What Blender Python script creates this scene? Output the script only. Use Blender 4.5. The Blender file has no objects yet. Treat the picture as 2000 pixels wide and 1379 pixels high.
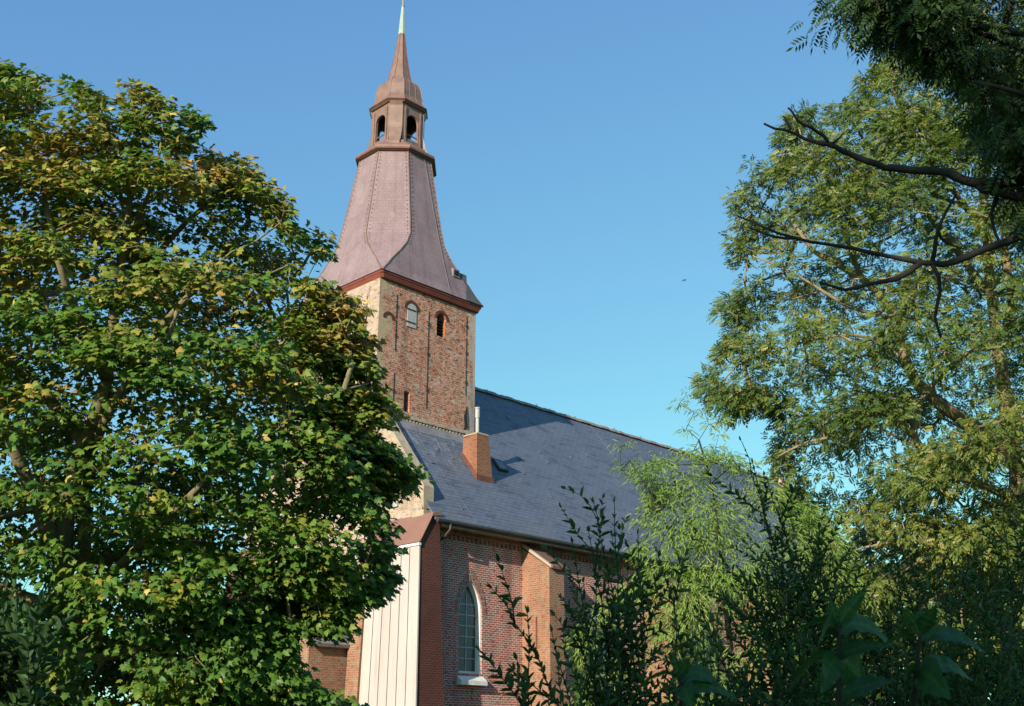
import bpy, bmesh, math
import numpy as np
from mathutils import Vector, Matrix
from mathutils.geometry import tessellate_polygon

sc = bpy.context.scene
col = sc.collection
R = math.radians
rng = np.random.default_rng(7)

# ------------------------------------------------------------------ camera
FOC = 2126.0
YAW, TILT = R(44.1), math.atan(760 / FOC)
CAM = np.array([0, 0, 1.6])
FW = np.array([math.cos(YAW) * math.cos(TILT), math.sin(YAW) * math.cos(TILT), math.sin(TILT)])
RT = np.array([math.sin(YAW), -math.cos(YAW), 0.0])
UP = np.cross(RT, FW)
cd = bpy.data.cameras.new('camera')
cam = bpy.data.objects.new('camera', cd)
col.objects.link(cam)
cam.location = CAM
cam.rotation_euler = (R(90) + TILT, 0, YAW - R(90))
cd.sensor_width = 36
cd.lens = 36 * FOC / 2000
cd.dof.use_dof = True
cd.dof.focus_distance = 40
cd.dof.aperture_fstop = 11
cd.clip_start, cd.clip_end = 0.05, 5000
sc.camera = cam

# ------------------------------------------------------------------ light
SUN_EL, SUN_AZ = R(19.1), R(180 + 15.7)           # direction towards the sun: elevation, heading from +X
sundir = np.array([math.cos(SUN_EL) * math.cos(SUN_AZ), math.cos(SUN_EL) * math.sin(SUN_AZ), math.sin(SUN_EL)])
world = bpy.data.worlds.new('World')
sc.world = world
world.use_nodes = True
wn = world.node_tree
wn.nodes.clear()
sky = wn.nodes.new('ShaderNodeTexSky')
sky.sky_type = 'NISHITA'
sky.sun_disc = False
sky.sun_elevation = SUN_EL
sky.sun_rotation = math.pi / 2 - SUN_AZ
sky.air_density = 1.0
sky.dust_density = 0.3
sky.ozone_density = 2.0
sep = wn.nodes.new('ShaderNodeSeparateColor')
com = wn.nodes.new('ShaderNodeCombineColor')
wn.links.new(sky.outputs[0], sep.inputs[0])
for ch, (kk, gg) in enumerate(((.63, .72), (1.12, .776), (1.00, .435))):       # clear deep-blue late-summer air
    p1 = wn.nodes.new('ShaderNodeMath')
    p1.operation = 'POWER'
    p1.inputs[1].default_value = gg
    p2 = wn.nodes.new('ShaderNodeMath')
    p2.operation = 'MULTIPLY'
    p2.inputs[1].default_value = kk * .15 ** gg / .15
    wn.links.new(sep.outputs[ch], p1.inputs[0])
    wn.links.new(p1.outputs[0], p2.inputs[0])
    wn.links.new(p2.outputs[0], com.inputs[ch])
bg = wn.nodes.new('ShaderNodeBackground')
bg.inputs['Strength'].default_value = 0.10
wo = wn.nodes.new('ShaderNodeOutputWorld')
wn.links.new(com.outputs[0], bg.inputs[0])
wn.links.new(bg.outputs[0], wo.inputs[0])
sl = bpy.data.lights.new('sun', 'SUN')
sl.energy = 5.0
sl.angle = R(0.5)
sl.color = (1.0, 0.875, 0.715)
sun = bpy.data.objects.new('sun', sl)
col.objects.link(sun)
sun.rotation_euler = Vector(-sundir).to_track_quat('-Z', 'Y').to_euler()
sun.location = (-30, -10, 40)
sc.view_settings.view_transform = 'Standard'
sc.view_settings.look = 'None'
sc.view_settings.gamma = 1
sc.view_settings.exposure = 0.585


def at(x, y, d):
    """point seen at photo pixel x,y, d metres in front of the camera"""
    return CAM + (FW + RT * ((x - 1000) / FOC) - UP * ((y - 690) / FOC)) * d


# ------------------------------------------------------------------ object helpers
def tag(o, label=None, cat=None, group=None, kind=None):
    if label: o['label'] = label
    if cat: o['category'] = cat
    if group: o['group'] = group
    if kind: o['kind'] = kind
    return o


def empty(name, loc=(0, 0, 0)):
    o = bpy.data.objects.new(name, None)
    col.objects.link(o)
    o.location = loc
    o.empty_display_size = 0.3
    bpy.context.view_layer.update()
    return o


def link(name, me, m, parent=None, smooth=False):
    o = bpy.data.objects.new(name, me)
    if m is not None and not me.materials:
        me.materials.append(m)
    col.objects.link(o)
    if parent is not None:
        o.parent = parent
        base = Vector((0, 0, 0))
        p = parent
        while p is not None:
            base += Vector(p.location)
            p = p.parent
        me.transform(Matrix.Translation(-base))
    if smooth:
        me.polygons.foreach_set('use_smooth', [True] * len(me.polygons))
    return o


class MB:
    """collects shapes in world coordinates, links them as one mesh"""
    def __init__(self):
        self.v, self.f = [], []

    def add(self, vs, fs):
        n = len(self.v)
        self.v += [tuple(map(float, p)) for p in vs]
        self.f += [tuple(i + n for i in q) for q in fs]
        return self

    def box(self, x0, x1, y0, y1, z0, z1):
        vs = [(x0, y0, z0), (x1, y0, z0), (x1, y1, z0), (x0, y1, z0), (x0, y0, z1), (x1, y0, z1), (x1, y1, z1), (x0, y1, z1)]
        return self.hexa(vs)

    def hexa(self, vs):
        return self.add(vs, [(3, 2, 1, 0), (4, 5, 6, 7), (0, 1, 5, 4), (1, 2, 6, 5), (2, 3, 7, 6), (3, 0, 4, 7)])

    def loft(self, rings, cap0=True, cap1=True):
        n = len(rings[0])
        vs = [p for r in rings for p in r]
        fs = []
        for k in range(len(rings) - 1):
            for i in range(n):
                j = (i + 1) % n
                fs.append((k * n + i, k * n + j, (k + 1) * n + j, (k + 1) * n + i))
        if cap0: fs.append(tuple(range(n))[::-1])
        if cap1: fs.append(tuple((len(rings) - 1) * n + i for i in range(n)))
        return self.add(vs, fs)

    def tube(self, pts, r, sides=8, cap=True):
        pts = [Vector(p) for p in pts]
        rr = r if hasattr(r, '__len__') else [r] * len(pts)
        rings = []
        ref = None
        for i, p in enumerate(pts):
            t = (pts[min(i + 1, len(pts) - 1)] - pts[max(i - 1, 0)]).normalized()
            if ref is None:
                ref = t.cross(Vector((0, 0, 1)) if abs(t.z) < .9 else Vector((1, 0, 0))).normalized()
            ref = (ref - t * ref.dot(t)).normalized()
            b = t.cross(ref)
            rings.append([p + (ref * math.cos(a) + b * math.sin(a)) * rr[i] for a in [2 * math.pi * k / sides for k in range(sides)]])
        return self.loft(rings, cap, cap)

    def panel(self, outer, holes, o, u, v, th):
        """flat wall with openings: outline and holes in (u,v), front at o, thickness th backwards along u x v * -1"""
        o, u, v = Vector(o), Vector(u), Vector(v)
        n = u.cross(v)
        loops = [outer] + holes
        flat = [p for l in loops for p in l]
        tris = tessellate_polygon([[Vector((a, b, 0)) for a, b in l] for l in loops])
        F = [o + u * a + v * b for a, b in flat]
        B = [p - n * th for p in F]
        N = len(flat)
        fs = []
        for t in tris:
            a, b, c = [Vector((*flat[i], 0)) for i in t]
            t = tuple(t) if (b - a).cross(c - a).z > 0 else tuple(t)[::-1]
            fs.append(t)
            fs.append(tuple(i + N for i in t[::-1]))
        k = 0
        for l in loops:
            m = len(l)
            for i in range(m):
                a, b = k + i, k + (i + 1) % m
                fs.append((a, b, b + N, a + N))
            k += m
        return self.add(F + B, fs)

    def build(self, name, m, parent=None, smooth=False, bevel=0):
        me = bpy.data.meshes.new(name)
        me.from_pydata(self.v, [], self.f)
        bm = bmesh.new()
        bm.from_mesh(me)
        bmesh.ops.recalc_face_normals(bm, faces=bm.faces)
        bm.to_mesh(me)
        bm.free()
        o = link(name, me, m, parent, smooth)
        if bevel:
            b = o.modifiers.new('bevel', 'BEVEL')
            b.width, b.segments, b.limit_method = bevel, 1, 'ANGLE'
        return o


def arch(cx, z0, w, zs, kind='round', n=10):
    """closed outline of an opening: base z0, spring zs"""
    h = w / 2
    pts = [(cx - h, z0), (cx + h, z0)]
    if kind == 'round':
        pts += [(cx + h * math.cos(a), zs + h * math.sin(a)) for a in np.linspace(0, math.pi, n)]
    elif kind == 'flat':
        pts += [(cx + h * math.cos(a), zs + .35 * h * math.sin(a)) for a in np.linspace(0, math.pi, n)]
    else:                                        # pointed, radius = 1.25 w
        r = 1.25 * w
        a1 = math.acos((r - h) / r)
        pts += [(cx + h - r + r * math.cos(a), zs + r * math.sin(a)) for a in np.linspace(0, a1, n)]
        pts += [(cx - h + r - r * math.cos(a), zs + r * math.sin(a)) for a in np.linspace(a1, 0, n)[1:]]
    return pts


def inset(poly, d):
    P = [Vector(p) for p in poly]
    out = []
    n = len(P)
    for i in range(n):
        a, b, c = P[i - 1], P[i], P[(i + 1) % n]
        e1, e2 = (b - a).normalized(), (c - b).normalized()
        n1, n2 = Vector((-e1.y, e1.x)), Vector((-e2.y, e2.x))
        m = (n1 + n2)
        m = m / max(.3, (1 + n1.dot(n2)))
        out.append(tuple(b + m * d))
    return out


# ------------------------------------------------------------------ materials
def newmat(name):
    m = bpy.data.materials.new(name)
    m.use_nodes = True
    nt = m.node_tree
    b = nt.nodes['Principled BSDF']
    return m, nt, b


def N(nt, t, **k):
    n = nt.nodes.new(t)
    for a, v in k.items():
        if a in n.inputs: n.inputs[a].default_value = v
        else: setattr(n, a, v)
    return n


def math_n(nt, op, a, b=None):
    n = nt.nodes.new('ShaderNodeMath')
    n.operation = op
    for i, s in enumerate((a, b)):
        if s is None: continue
        if isinstance(s, (int, float)): n.inputs[i].default_value = s
        else: nt.links.new(s, n.inputs[i])
    return n.outputs[0]


def mix(nt, f, a, b, mode='MIX'):
    n = nt.nodes.new('ShaderNodeMix')
    n.data_type = 'RGBA'
    n.blend_type = mode
    for i, s in ((0, f), (6, a), (7, b)):
        if isinstance(s, (int, float)): n.inputs[i].default_value = s
        elif isinstance(s, tuple): n.inputs[i].default_value = (*s, 1)
        else: nt.links.new(s, n.inputs[i])
    return n.outputs[2]


def ramp(nt, fac, stops):
    n = nt.nodes.new('ShaderNodeValToRGB')
    e = n.color_ramp.elements
    while len(e) < len(stops): e.new(0.5)
    for q, (p, c) in zip(e, stops):
        q.position = p
        q.color = (*c, 1) if isinstance(c, tuple) else (c, c, c, 1)
    nt.links.new(fac, n.inputs[0])
    return n.outputs[0]


def uv(nt, mode, scale=(1, 1)):
    g = nt.nodes.new('ShaderNodeNewGeometry')
    s = nt.nodes.new('ShaderNodeSeparateXYZ')
    nt.links.new(g.outputs['Position'], s.inputs[0])
    x, y, z = s.outputs
    if mode == 'wall': u, v = math_n(nt, 'ADD', x, y), z
    elif mode == 'roof': u, v = x, math_n(nt, 'MULTIPLY', z, 1.27)
    elif mode == 'spire':
        u = math_n(nt, 'MULTIPLY', math_n(nt, 'ARCTAN2', math_n(nt, 'SUBTRACT', y, 38.45), math_n(nt, 'SUBTRACT', x, 31.2)), 2.4)
        v = z
    c = nt.nodes.new('ShaderNodeCombineXYZ')
    nt.links.new(u, c.inputs[0])
    nt.links.new(v, c.inputs[1])
    return c.outputs[0], g.outputs['Position'], (x, y, z)


def noise(nt, vec, scale, detail=4, rough=.6, stretch=None):
    if stretch:
        mp = N(nt, 'ShaderNodeMapping', Scale=stretch)
        nt.links.new(vec, mp.inputs[0])
        vec = mp.outputs[0]
    n = N(nt, 'ShaderNodeTexNoise', Scale=scale, Detail=detail, Roughness=rough)
    nt.links.new(vec, n.inputs['Vector'])
    return n.outputs['Fac']


def brick_mat(name, c1, c2, mortar, dark=(.06, .04, .035), lime=None, lime_amt=.3, bw=.25, rh=.088, ms=.012, patch=.5, dark_amt=.5, offset=.5, corners=False):
    m, nt, b = newmat(name)
    vec, pos, _ = uv(nt, 'wall')
    # slightly wavy courses
    wob = N(nt, 'ShaderNodeTexNoise', Scale=1.3, Detail=2)
    nt.links.new(pos, wob.inputs['Vector'])
    sub = N(nt, 'ShaderNodeVectorMath', operation='SUBTRACT')
    nt.links.new(wob.outputs['Color'], sub.inputs[0])
    sub.inputs[1].default_value = (.5, .5, .5)
    scl = N(nt, 'ShaderNodeVectorMath', operation='SCALE', Scale=.03)
    nt.links.new(sub.outputs[0], scl.inputs[0])
    add = N(nt, 'ShaderNodeVectorMath', operation='ADD')
    nt.links.new(vec, add.inputs[0])
    nt.links.new(scl.outputs[0], add.inputs[1])
    br = nt.nodes.new('ShaderNodeTexBrick')
    br.offset = offset
    nt.links.new(add.outputs[0], br.inputs['Vector'])
    for k, v in dict(Scale=1.0, **{'Mortar Size': ms, 'Brick Width': bw, 'Row Height': rh, 'Mortar Smooth': .2, 'Bias': -.1}).items():
        br.inputs[k].default_value = v
    br.inputs['Color1'].default_value = (*c1, 1)
    br.inputs['Color2'].default_value = (*c2, 1)
    br.inputs['Mortar'].default_value = (*mortar, 1)
    c = br.outputs['Color']
    # single odd bricks: dark burnt ones, pale ones
    cell = noise(nt, vec, 1.0, 1, .5, (4.2, 11.5, 1))
    c = mix(nt, math_n(nt, 'MULTIPLY', ramp(nt, cell, [(.30, 1.0), (.42, 0.0)]), dark_amt), c, dark)
    big = noise(nt, pos, .55, 5, .65)
    c = mix(nt, math_n(nt, 'MULTIPLY', ramp(nt, big, [(.42, 0.0), (.66, 1.0)]), patch), c, (c2[0] * .55, c2[1] * .62, c2[2] * .6))
    if lime:
        lm = noise(nt, pos, 1.6, 8, .75)
        lm2 = noise(nt, vec, 1.0, 2, .5, (5.0, 9.0, 1))
        f = math_n(nt, 'MULTIPLY', ramp(nt, lm, [(.45, 0.0), (.62, 1.0)]), ramp(nt, lm2, [(.38, 0.0), (.6, 1.0)]))
        c = mix(nt, math_n(nt, 'MULTIPLY', f, lime_amt), c, lime)
    if lime and lime_amt > .5:
        pc = noise(nt, vec, 1.0, 2, .7, (3.1, 6.3, 1))
        c = mix(nt, math_n(nt, 'MULTIPLY', ramp(nt, pc, [(.55, 0.0), (.66, 1.0)]), .75), c, lime)
        pd = noise(nt, add.outputs[0], 1.0, 2, .7, (3.7, 7.1, 1))
        c = mix(nt, math_n(nt, 'MULTIPLY', ramp(nt, pd, [(.36, 1.0), (.44, 0.0)]), .8), c, dark)
        bl = noise(nt, pos, 2.6, 6, .8)
        c = mix(nt, math_n(nt, 'MULTIPLY', ramp(nt, bl, [(.34, 1.0), (.46, 0.0)]), .75), c, (c1[0] * .30, c1[1] * .34, c1[2] * .36))
        moss = noise(nt, pos, .9, 5, .7)
        c = mix(nt, math_n(nt, 'MULTIPLY', ramp(nt, moss, [(.58, 0.0), (.72, 1.0)]), .6), c, (.24, .17, .07))
    if corners:
        x_ = nt.nodes.new('ShaderNodeSeparateXYZ')
        nt.links.new(pos, x_.inputs[0])
        for x0, wdt, colr in ((28.15, 1.15, (.50, .40, .25)), (34.12, .75, (.50, .46, .40))):
            dist = math_n(nt, 'DIVIDE', math_n(nt, 'ABSOLUTE', math_n(nt, 'SUBTRACT', x_.outputs[0], x0)), wdt)
            cn = math_n(nt, 'ADD', math_n(nt, 'SUBTRACT', 1.0, dist), math_n(nt, 'MULTIPLY', math_n(nt, 'SUBTRACT', noise(nt, pos, 1.7, 7, .75, (1, 1, .55)), .5), 2.6))
            c = mix(nt, math_n(nt, 'MULTIPLY', ramp(nt, cn, [(.35, 0.0), (.75, 1.0)]), .8), c, colr)
    streak = noise(nt, pos, 1.0, 4, .6, (2.4, 2.4, .16))
    c = mix(nt, math_n(nt, 'MULTIPLY', ramp(nt, streak, [(.52, 0.0), (.75, 1.0)]), .45), c, dark)
    nt.links.new(c, b.inputs['Base Color'])
    b.inputs['Roughness'].default_value = .92
    b.inputs['Specular IOR Level'].default_value = .2
    bp = N(nt, 'ShaderNodeBump', Strength=.55, Distance=.02)
    h = math_n(nt, 'ADD', math_n(nt, 'MULTIPLY', br.outputs['Fac'], -1.0), math_n(nt, 'MULTIPLY', noise(nt, pos, 14, 3), .8))
    nt.links.new(h, bp.inputs['Height'])
    nt.links.new(bp.outputs[0], b.inputs['Normal'])
    return m


def slate_mat(name, mode, c1, c2, joint, bw, rh, rough=.5, stains=None, bump=.5, mott=.4):
    m, nt, b = newmat(name)
    vec, pos, (x, y, z) = uv(nt, mode)
    br = nt.nodes.new('ShaderNodeTexBrick')
    nt.links.new(vec, br.inputs['Vector'])
    for k, v in dict(Scale=1.0, **{'Mortar Size': .012, 'Brick Width': bw, 'Row Height': rh, 'Mortar Smooth': .3}).items():
        br.inputs[k].default_value = v
    br.inputs['Color1'].default_value = (*c1, 1)
    br.inputs['Color2'].default_value = (*c2, 1)
    br.inputs['Mortar'].default_value = (*joint, 1)
    c = br.outputs['Color']
    row = noise(nt, vec, 1.0, 2, .6, (.9, 1 / rh / 1.5, 1))
    c = mix(nt, math_n(nt, 'MULTIPLY', ramp(nt, row, [(.55, 0.0), (.64, 1.0)]), .6), c, joint)
    big = noise(nt, pos, .5, 6, .65)
    c = mix(nt, math_n(nt, 'MULTIPLY', ramp(nt, big, [(.4, 0.0), (.7, 1.0)]), mott), c, tuple(min(1, k * 1.7) for k in c1))
    sm = noise(nt, pos, 3.2, 6, .75)
    c = mix(nt, math_n(nt, 'MULTIPLY', ramp(nt, sm, [(.62, 0.0), (.75, 1.0)]), mott), c, tuple(min(1, k * 2.2 + .02) for k in c1))
    if mode == 'spire':
        run = noise(nt, vec, 1.0, 6, .7, (3.2, .28, 1))
        c = mix(nt, math_n(nt, 'MULTIPLY', ramp(nt, run, [(.48, 0.0), (.70, 1.0)]), .5), c, (.15, .095, .105))
        run2 = noise(nt, vec, 1.0, 5, .7, (1.9, .8, 1))
        c = mix(nt, math_n(nt, 'MULTIPLY', ramp(nt, run2, [(.56, 0.0), (.72, 1.0)]), .45), c, (.42, .33, .32))
    if stains: c = stains(nt, c, pos, (x, y, z))
    nt.links.new(c, b.inputs['Base Color'])
    b.inputs['Roughness'].default_value = rough
    b.inputs['Specular IOR Level'].default_value = .35
    bp = N(nt, 'ShaderNodeBump', Strength=bump, Distance=.02)
    w = N(nt, 'ShaderNodeTexNoise', Scale=2.0, Detail=3)
    nt.links.new(pos, w.inputs['Vector'])
    h = math_n(nt, 'ADD', math_n(nt, 'MULTIPLY', br.outputs['Fac'], -1.0), math_n(nt, 'MULTIPLY', row, .8))
    nt.links.new(h, bp.inputs['Height'])
    nt.links.new(bp.outputs[0], b.inputs['Normal'])
    return m


def plain(name, c, c2=None, rough=.6, metal=0, scale=4, spec=.4, stretch=None, bump=0):
    m, nt, b = newmat(name)
    g = nt.nodes.new('ShaderNodeNewGeometry')
    f = noise(nt, g.outputs['Position'], scale, 6, .65, stretch)
    c2 = c2 or tuple(k * .65 for k in c)
    nt.links.new(ramp(nt, f, [(.35, c), (.68, c2)]), b.inputs['Base Color'])
    b.inputs['Roughness'].default_value = rough
    b.inputs['Metallic'].default_value = metal
    b.inputs['Specular IOR Level'].default_value = spec
    if bump:
        bp = N(nt, 'ShaderNodeBump', Strength=bump, Distance=.02)
        nt.links.new(noise(nt, g.outputs['Position'], scale * 4, 4), bp.inputs['Height'])
        nt.links.new(bp.outputs[0], b.inputs['Normal'])
    return m


def leaf_mat(name, stops, rough=.45, trans=.32, spec=.35, tcol=(1.15, 1.2, .5)):
    """leaf colour follows the mesh attribute 'tint' (age of the leaf) plus a little noise"""
    m, nt, b = newmat(name)
    a = N(nt, 'ShaderNodeAttribute', attribute_name='tint')
    c = ramp(nt, a.outputs['Fac'], stops)
    nt.links.new(c, b.inputs['Base Color'])
    b.inputs['Roughness'].default_value = rough
    b.inputs['Specular IOR Level'].default_value = spec
    t = N(nt, 'ShaderNodeBsdfTranslucent')
    nt.links.new(mix(nt, 1.0, c, tcol, 'MULTIPLY'), t.inputs['Color'])
    ms = N(nt, 'ShaderNodeMixShader')
    ms.inputs[0].default_value = trans
    nt.links.new(b.outputs[0], ms.inputs[1])
    nt.links.new(t.outputs[0], ms.inputs[2])
    nt.links.new(ms.outputs[0], nt.nodes['Material Output'].inputs['Surface'])
    return m


def roof_stains(nt, c, pos, xyz):
    x, y, z = xyz
    # lime washed down below the tower's base, and thin pale runs
    f = noise(nt, pos, 1.0, 6, .8, (6, 1.6, 1.6))
    near = math_n(nt, 'MULTIPLY', math_n(nt, 'LESS_THAN', x, 33.0), ramp(nt, math_n(nt, 'MULTIPLY', math_n(nt, 'SUBTRACT', y, 33.3), .5), [(.1, 0.0), (.85, 1.0)]))
    k = math_n(nt, 'MULTIPLY', near, ramp(nt, f, [(.54, 0.0), (.66, 1.0)]))
    c = mix(nt, math_n(nt, 'MULTIPLY', k, .75), c, (.5, .5, .48))
    low = ramp(nt, math_n(nt, 'MULTIPLY', math_n(nt, 'SUBTRACT', 14.0, z), .25), [(.1, 0.0), (1.0, 1.0)])
    lich = noise(nt, pos, .35, 5, .6)
    c = mix(nt, math_n(nt, 'MULTIPLY', math_n(nt, 'MULTIPLY', low, ramp(nt, lich, [(.45, 0.0), (.65, 1.0)])), .35), c, (.16, .15, .13))
    return c


M = {}
M['brick_nave'] = brick_mat('nave_brick', (.46, .115, .068), (.32, .075, .05), (.60, .52, .47), dark_amt=.75, patch=.3, ms=.016, lime=(.55, .46, .42), lime_amt=.25)
M['brick_tower'] = brick_mat('tower_brick', (.60, .20, .105), (.47, .15, .085), (.60, .45, .34), dark=(.07, .045, .035), dark_amt=.8, patch=.4, lime=(.60, .50, .40), lime_amt=.7, rh=.10, bw=.27, corners=True)
M['brick_west'] = brick_mat('limewashed_brick', (.60, .44, .34), (.50, .35, .26), (.60, .50, .42), dark=(.3, .19, .12), dark_amt=.35, patch=.25, lime=(.66, .54, .42), lime_amt=.7)
M['brick_chimney'] = brick_mat('chimney_brick', (.43, .175, .095), (.33, .125, .07), (.45, .28, .18), dark=(.15, .07, .05), dark_amt=.6, patch=.3)
M['brick_warm'] = brick_mat('orange_brick', (.46, .21, .12), (.36, .15, .085), (.50, .38, .28), dark=(.17, .08, .05), dark_amt=.65, patch=.45, lime=(.52, .40, .28), lime_amt=.4)
M['brick_flank'] = brick_mat('brown_brick', (.145, .05, .036), (.105, .038, .03), (.19, .095, .075), dark=(.12, .05, .035), dark_amt=.4, patch=.4)
M['brick_arch'] = brick_mat('arch_brick', (.33, .10, .065), (.22, .065, .05), (.48, .42, .36), dark_amt=.6, patch=.3, bw=.085, rh=.25, ms=.017)
M['slate'] = slate_mat('blue_slate', 'roof', (.120, .140, .185), (.102, .122, .165), (.04, .048, .068), .40, .21, .6, roof_stains, mott=.2)
M['purple_slate'] = slate_mat('purple_slate', 'spire', (.305, .218, .222), (.285, .200, .207), (.235, .165, .173), .26, .17, .55, mott=.4, bump=.3)
M['copper'] = plain('brown_copper', (.33, .205, .155), (.22, .13, .10), .5, 0, 2.2, .5, bump=.1)
M['copper_edge'] = plain('red_copper_edge', (.30, .10, .06), (.13, .05, .035), .5, 0, 3)
M['copper_cap'] = plain('oxidised_copper_cap', (.36, .18, .13), (.30, .16, .12), .5, 0, 1.5)
M['bar'] = plain('pale_glazing_bar', (.50, .53, .54), None, .6)
M['patch'] = plain('grey_green_slate', (.13, .135, .13), (.09, .095, .09), .7)
M['verdigris'] = plain('verdigris', (.40, .48, .445), (.33, .40, .375), .6)
M['fascia'] = plain('red_brown_timber', (.30, .075, .042), (.19, .045, .028), .7, 0, 2)
M['iron'] = plain('dark_iron', (.035, .035, .04), (.07, .045, .035), .7)
M['white'] = plain('white_paint', (.74, .74, .72), (.55, .55, .53), .6, 0, 3)
M['shutter'] = plain('grey_white_boards', (.62, .62, .60), (.42, .42, .40), .8, 0, 3, stretch=(6, 6, .6))
M['cladding'] = plain('pale_zinc_cladding', (.73, .65, .60), (.60, .52, .47), .6, 0, .9, stretch=(1, 1, .25))
nt = M['cladding'].node_tree
b = nt.nodes['Principled BSDF']
cc = b.inputs['Base Color'].links[0].from_socket
g = nt.nodes.new('ShaderNodeNewGeometry')
f1 = noise(nt, g.outputs['Position'], 1.0, 6, .75, (5, 5, .35))
f2 = noise(nt, g.outputs['Position'], 2.2, 7, .8)
cc = mix(nt, math_n(nt, 'MULTIPLY', ramp(nt, f1, [(.52, 0.0), (.75, 1.0)]), .45), cc, (.36, .29, .23))
cc = mix(nt, math_n(nt, 'MULTIPLY', ramp(nt, f2, [(.58, 0.0), (.70, 1.0)]), .30), cc, (.40, .33, .26))
nt.links.new(cc, b.inputs['Base Color'])
M['seam'] = plain('dark_seam', (.16, .14, .13), None, .7)
M['cream'] = plain('cream_timber', (.52, .40, .28), (.36, .27, .19), .7, 0, 2)
M['gutter'] = plain('dark_gutter', (.045, .042, .04), (.08, .07, .06), .5)
M['stone'] = plain('lichened_coping', (.62, .50, .36), (.40, .33, .22), .9, 0, 3, bump=.3)
M['ridge'] = plain('ridge_tiles', (.46, .36, .31), (.20, .17, .16), .8, 0, 3, bump=.3)
M['lead'] = plain('grey_lead', (.30, .29, .30), (.18, .18, .20), .55, 0, 2)
M['dark'] = plain('dark_interior', (.012, .010, .010), None, .9)
M['render'] = plain('cream_render', (.62, .50, .37), (.50, .38, .27), .9, 0, 1.2, bump=.2)
M['tile'] = plain('brown_clay_tile', (.27, .14, .10), (.18, .10, .08), .8, 0, 3, bump=.4)
M['orange'] = plain('orange_reveal', (.55, .19, .06), (.42, .14, .05), .8)
M['bark_maple'] = plain('grey_green_bark', (.34, .30, .16), (.17, .15, .08), .9, 0, 5, bump=.5)
M['bark_ash'] = plain('pale_bark', (.42, .33, .20), (.26, .20, .12), .9, 0, 4, bump=.5)
M['bark_dark'] = plain('dark_bark', (.028, .024, .02), (.06, .055, .05), .9, 0, 3, bump=.5)
M['stem'] = plain('green_brown_stem', (.05, .05, .025), (.03, .032, .02), .8, 0, 6)

gm, nt, b = newmat('window_glass')
b.inputs['Base Color'].default_value = (.018, .024, .028, 1)
b.inputs['Roughness'].default_value = .25
vec, pos, (x, y, z) = uv(nt, 'wall')
d1 = math_n(nt, 'FRACT', math_n(nt, 'MULTIPLY', math_n(nt, 'ADD', math_n(nt, 'MULTIPLY', x, 1.5), z), 7.0))
d2 = math_n(nt, 'FRACT', math_n(nt, 'MULTIPLY', math_n(nt, 'SUBTRACT', math_n(nt, 'MULTIPLY', x, 1.5), z), 7.0))
lead = math_n(nt, 'MAXIMUM', math_n(nt, 'LESS_THAN', d1, .16), math_n(nt, 'LESS_THAN', d2, .16))
nt.links.new(mix(nt, lead, (.018, .024, .028), (.11, .13, .14)), b.inputs['Base Color'])
M['glass'] = gm

# ================================================================== GROUND
m, nt, b = newmat('grass_ground')
g = nt.nodes.new('ShaderNodeNewGeometry')
nt.links.new(ramp(nt, noise(nt, g.outputs['Position'], .8, 8, .7), [(.3, (.035, .055, .015)), (.7, (.075, .085, .03))]), b.inputs['Base Color'])
b.inputs['Roughness'].default_value = .95
gb = MB()
gb.add([(-1500, -1500, 0), (1500, -1500, 0), (1500, 1500, 0), (-1500, 1500, 0)], [(0, 1, 2, 3)])
tag(gb.build('ground', m), kind='structure')

# ================================================================== CHURCH
church = tag(empty('church', (31.2, 38.45, 0)), 'red brick village church with blue slate nave roof and purple flared tower spire', 'church')
XW, YS, YE, CX, CY = 28.17, 32.23, 31.53, 31.2, 38.45    # west wall, south wall, south eave, tower axis
XE = 66.0
SL = 1.275                                               # roof rise per metre
YN = 2 * CY - YS
ZE = 9.88


def zr(y): return ZE + SL * ((y if y <= CY else 2 * CY - y) - YE)


def P(name, mb, mat, parent=None, **k):
    return mb.build(name, M[mat], parent or church, **k)


# nave walls
wins = [30.88, 38.9, 47.0, 55.1]
holes = [arch(x, 4.15, 1.26, 6.5, 'pointed') for x in wins]
P('nave_wall', MB().panel([(XW + .02, 0), (XE, 0), (XE, 9.84), (XW + .02, 9.84)], holes, (0, YS, 0), (1, 0, 0), (0, 0, 1), .7), 'brick_nave')
P('nave_wall', MB().box(XW + .02, XE, YN - .7, YN, 0, 9.84), 'brick_nave')
# brick dentil cornice under the eaves
cb = MB()
cb.box(XW + .6, XE, YS - .08, YS - .002, 9.45, 9.84)
for i in range(int((XE - XW - .8) / .25)):
    cb.box(XW + .7 + i * .25, XW + .82 + i * .25, YS - .075, YS - .002, 9.30, 9.445)
P('cornice', cb, 'brick_warm')
cb = MB()
for i in range(4):
    cb.box(XW + .6, XE, YS - .035, YS - .002, 3.46, 3.56) if i == 0 else None
P('string_course', cb, 'brick_nave')

gz = lambda y: zr(y) + .12
west_out = [(YN, 0), (YN, 9.8), (YN - .1, gz(YN - .1)), (CY, gz(CY)), (YS + .1, gz(YS + .1)), (YS, 9.8), (YS, 0)]
P('gable_wall', MB().panel([(-a, z) for a, z in west_out], [], (XW, 0, 0), (0, -1, 0), (0, 0, 1), .45), 'brick_west')
P('gable_wall', MB().panel([(a, z) for a, z in west_out[::-1]], [], (XE + .45, 0, 0), (0, 1, 0), (0, 0, 1), .45), 'brick_nave')


def gable_coping(x0, x1):
    for s in (1, -1):
        f = lambda y: y if s > 0 else 2 * CY - y
        pr = []
        for x in (x0, x1):
            pr.append([(x, f(YS - .12), 10.28), (x, f(YS - .12), 11.22), (x, f(CY), gz(CY) + .5), (x, f(CY), gz(CY) + .02), (x, f(YS + .55), gz(YS + .55) + .02)])
        P('coping', MB().loft(pr), 'stone', bevel=.03)


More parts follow.
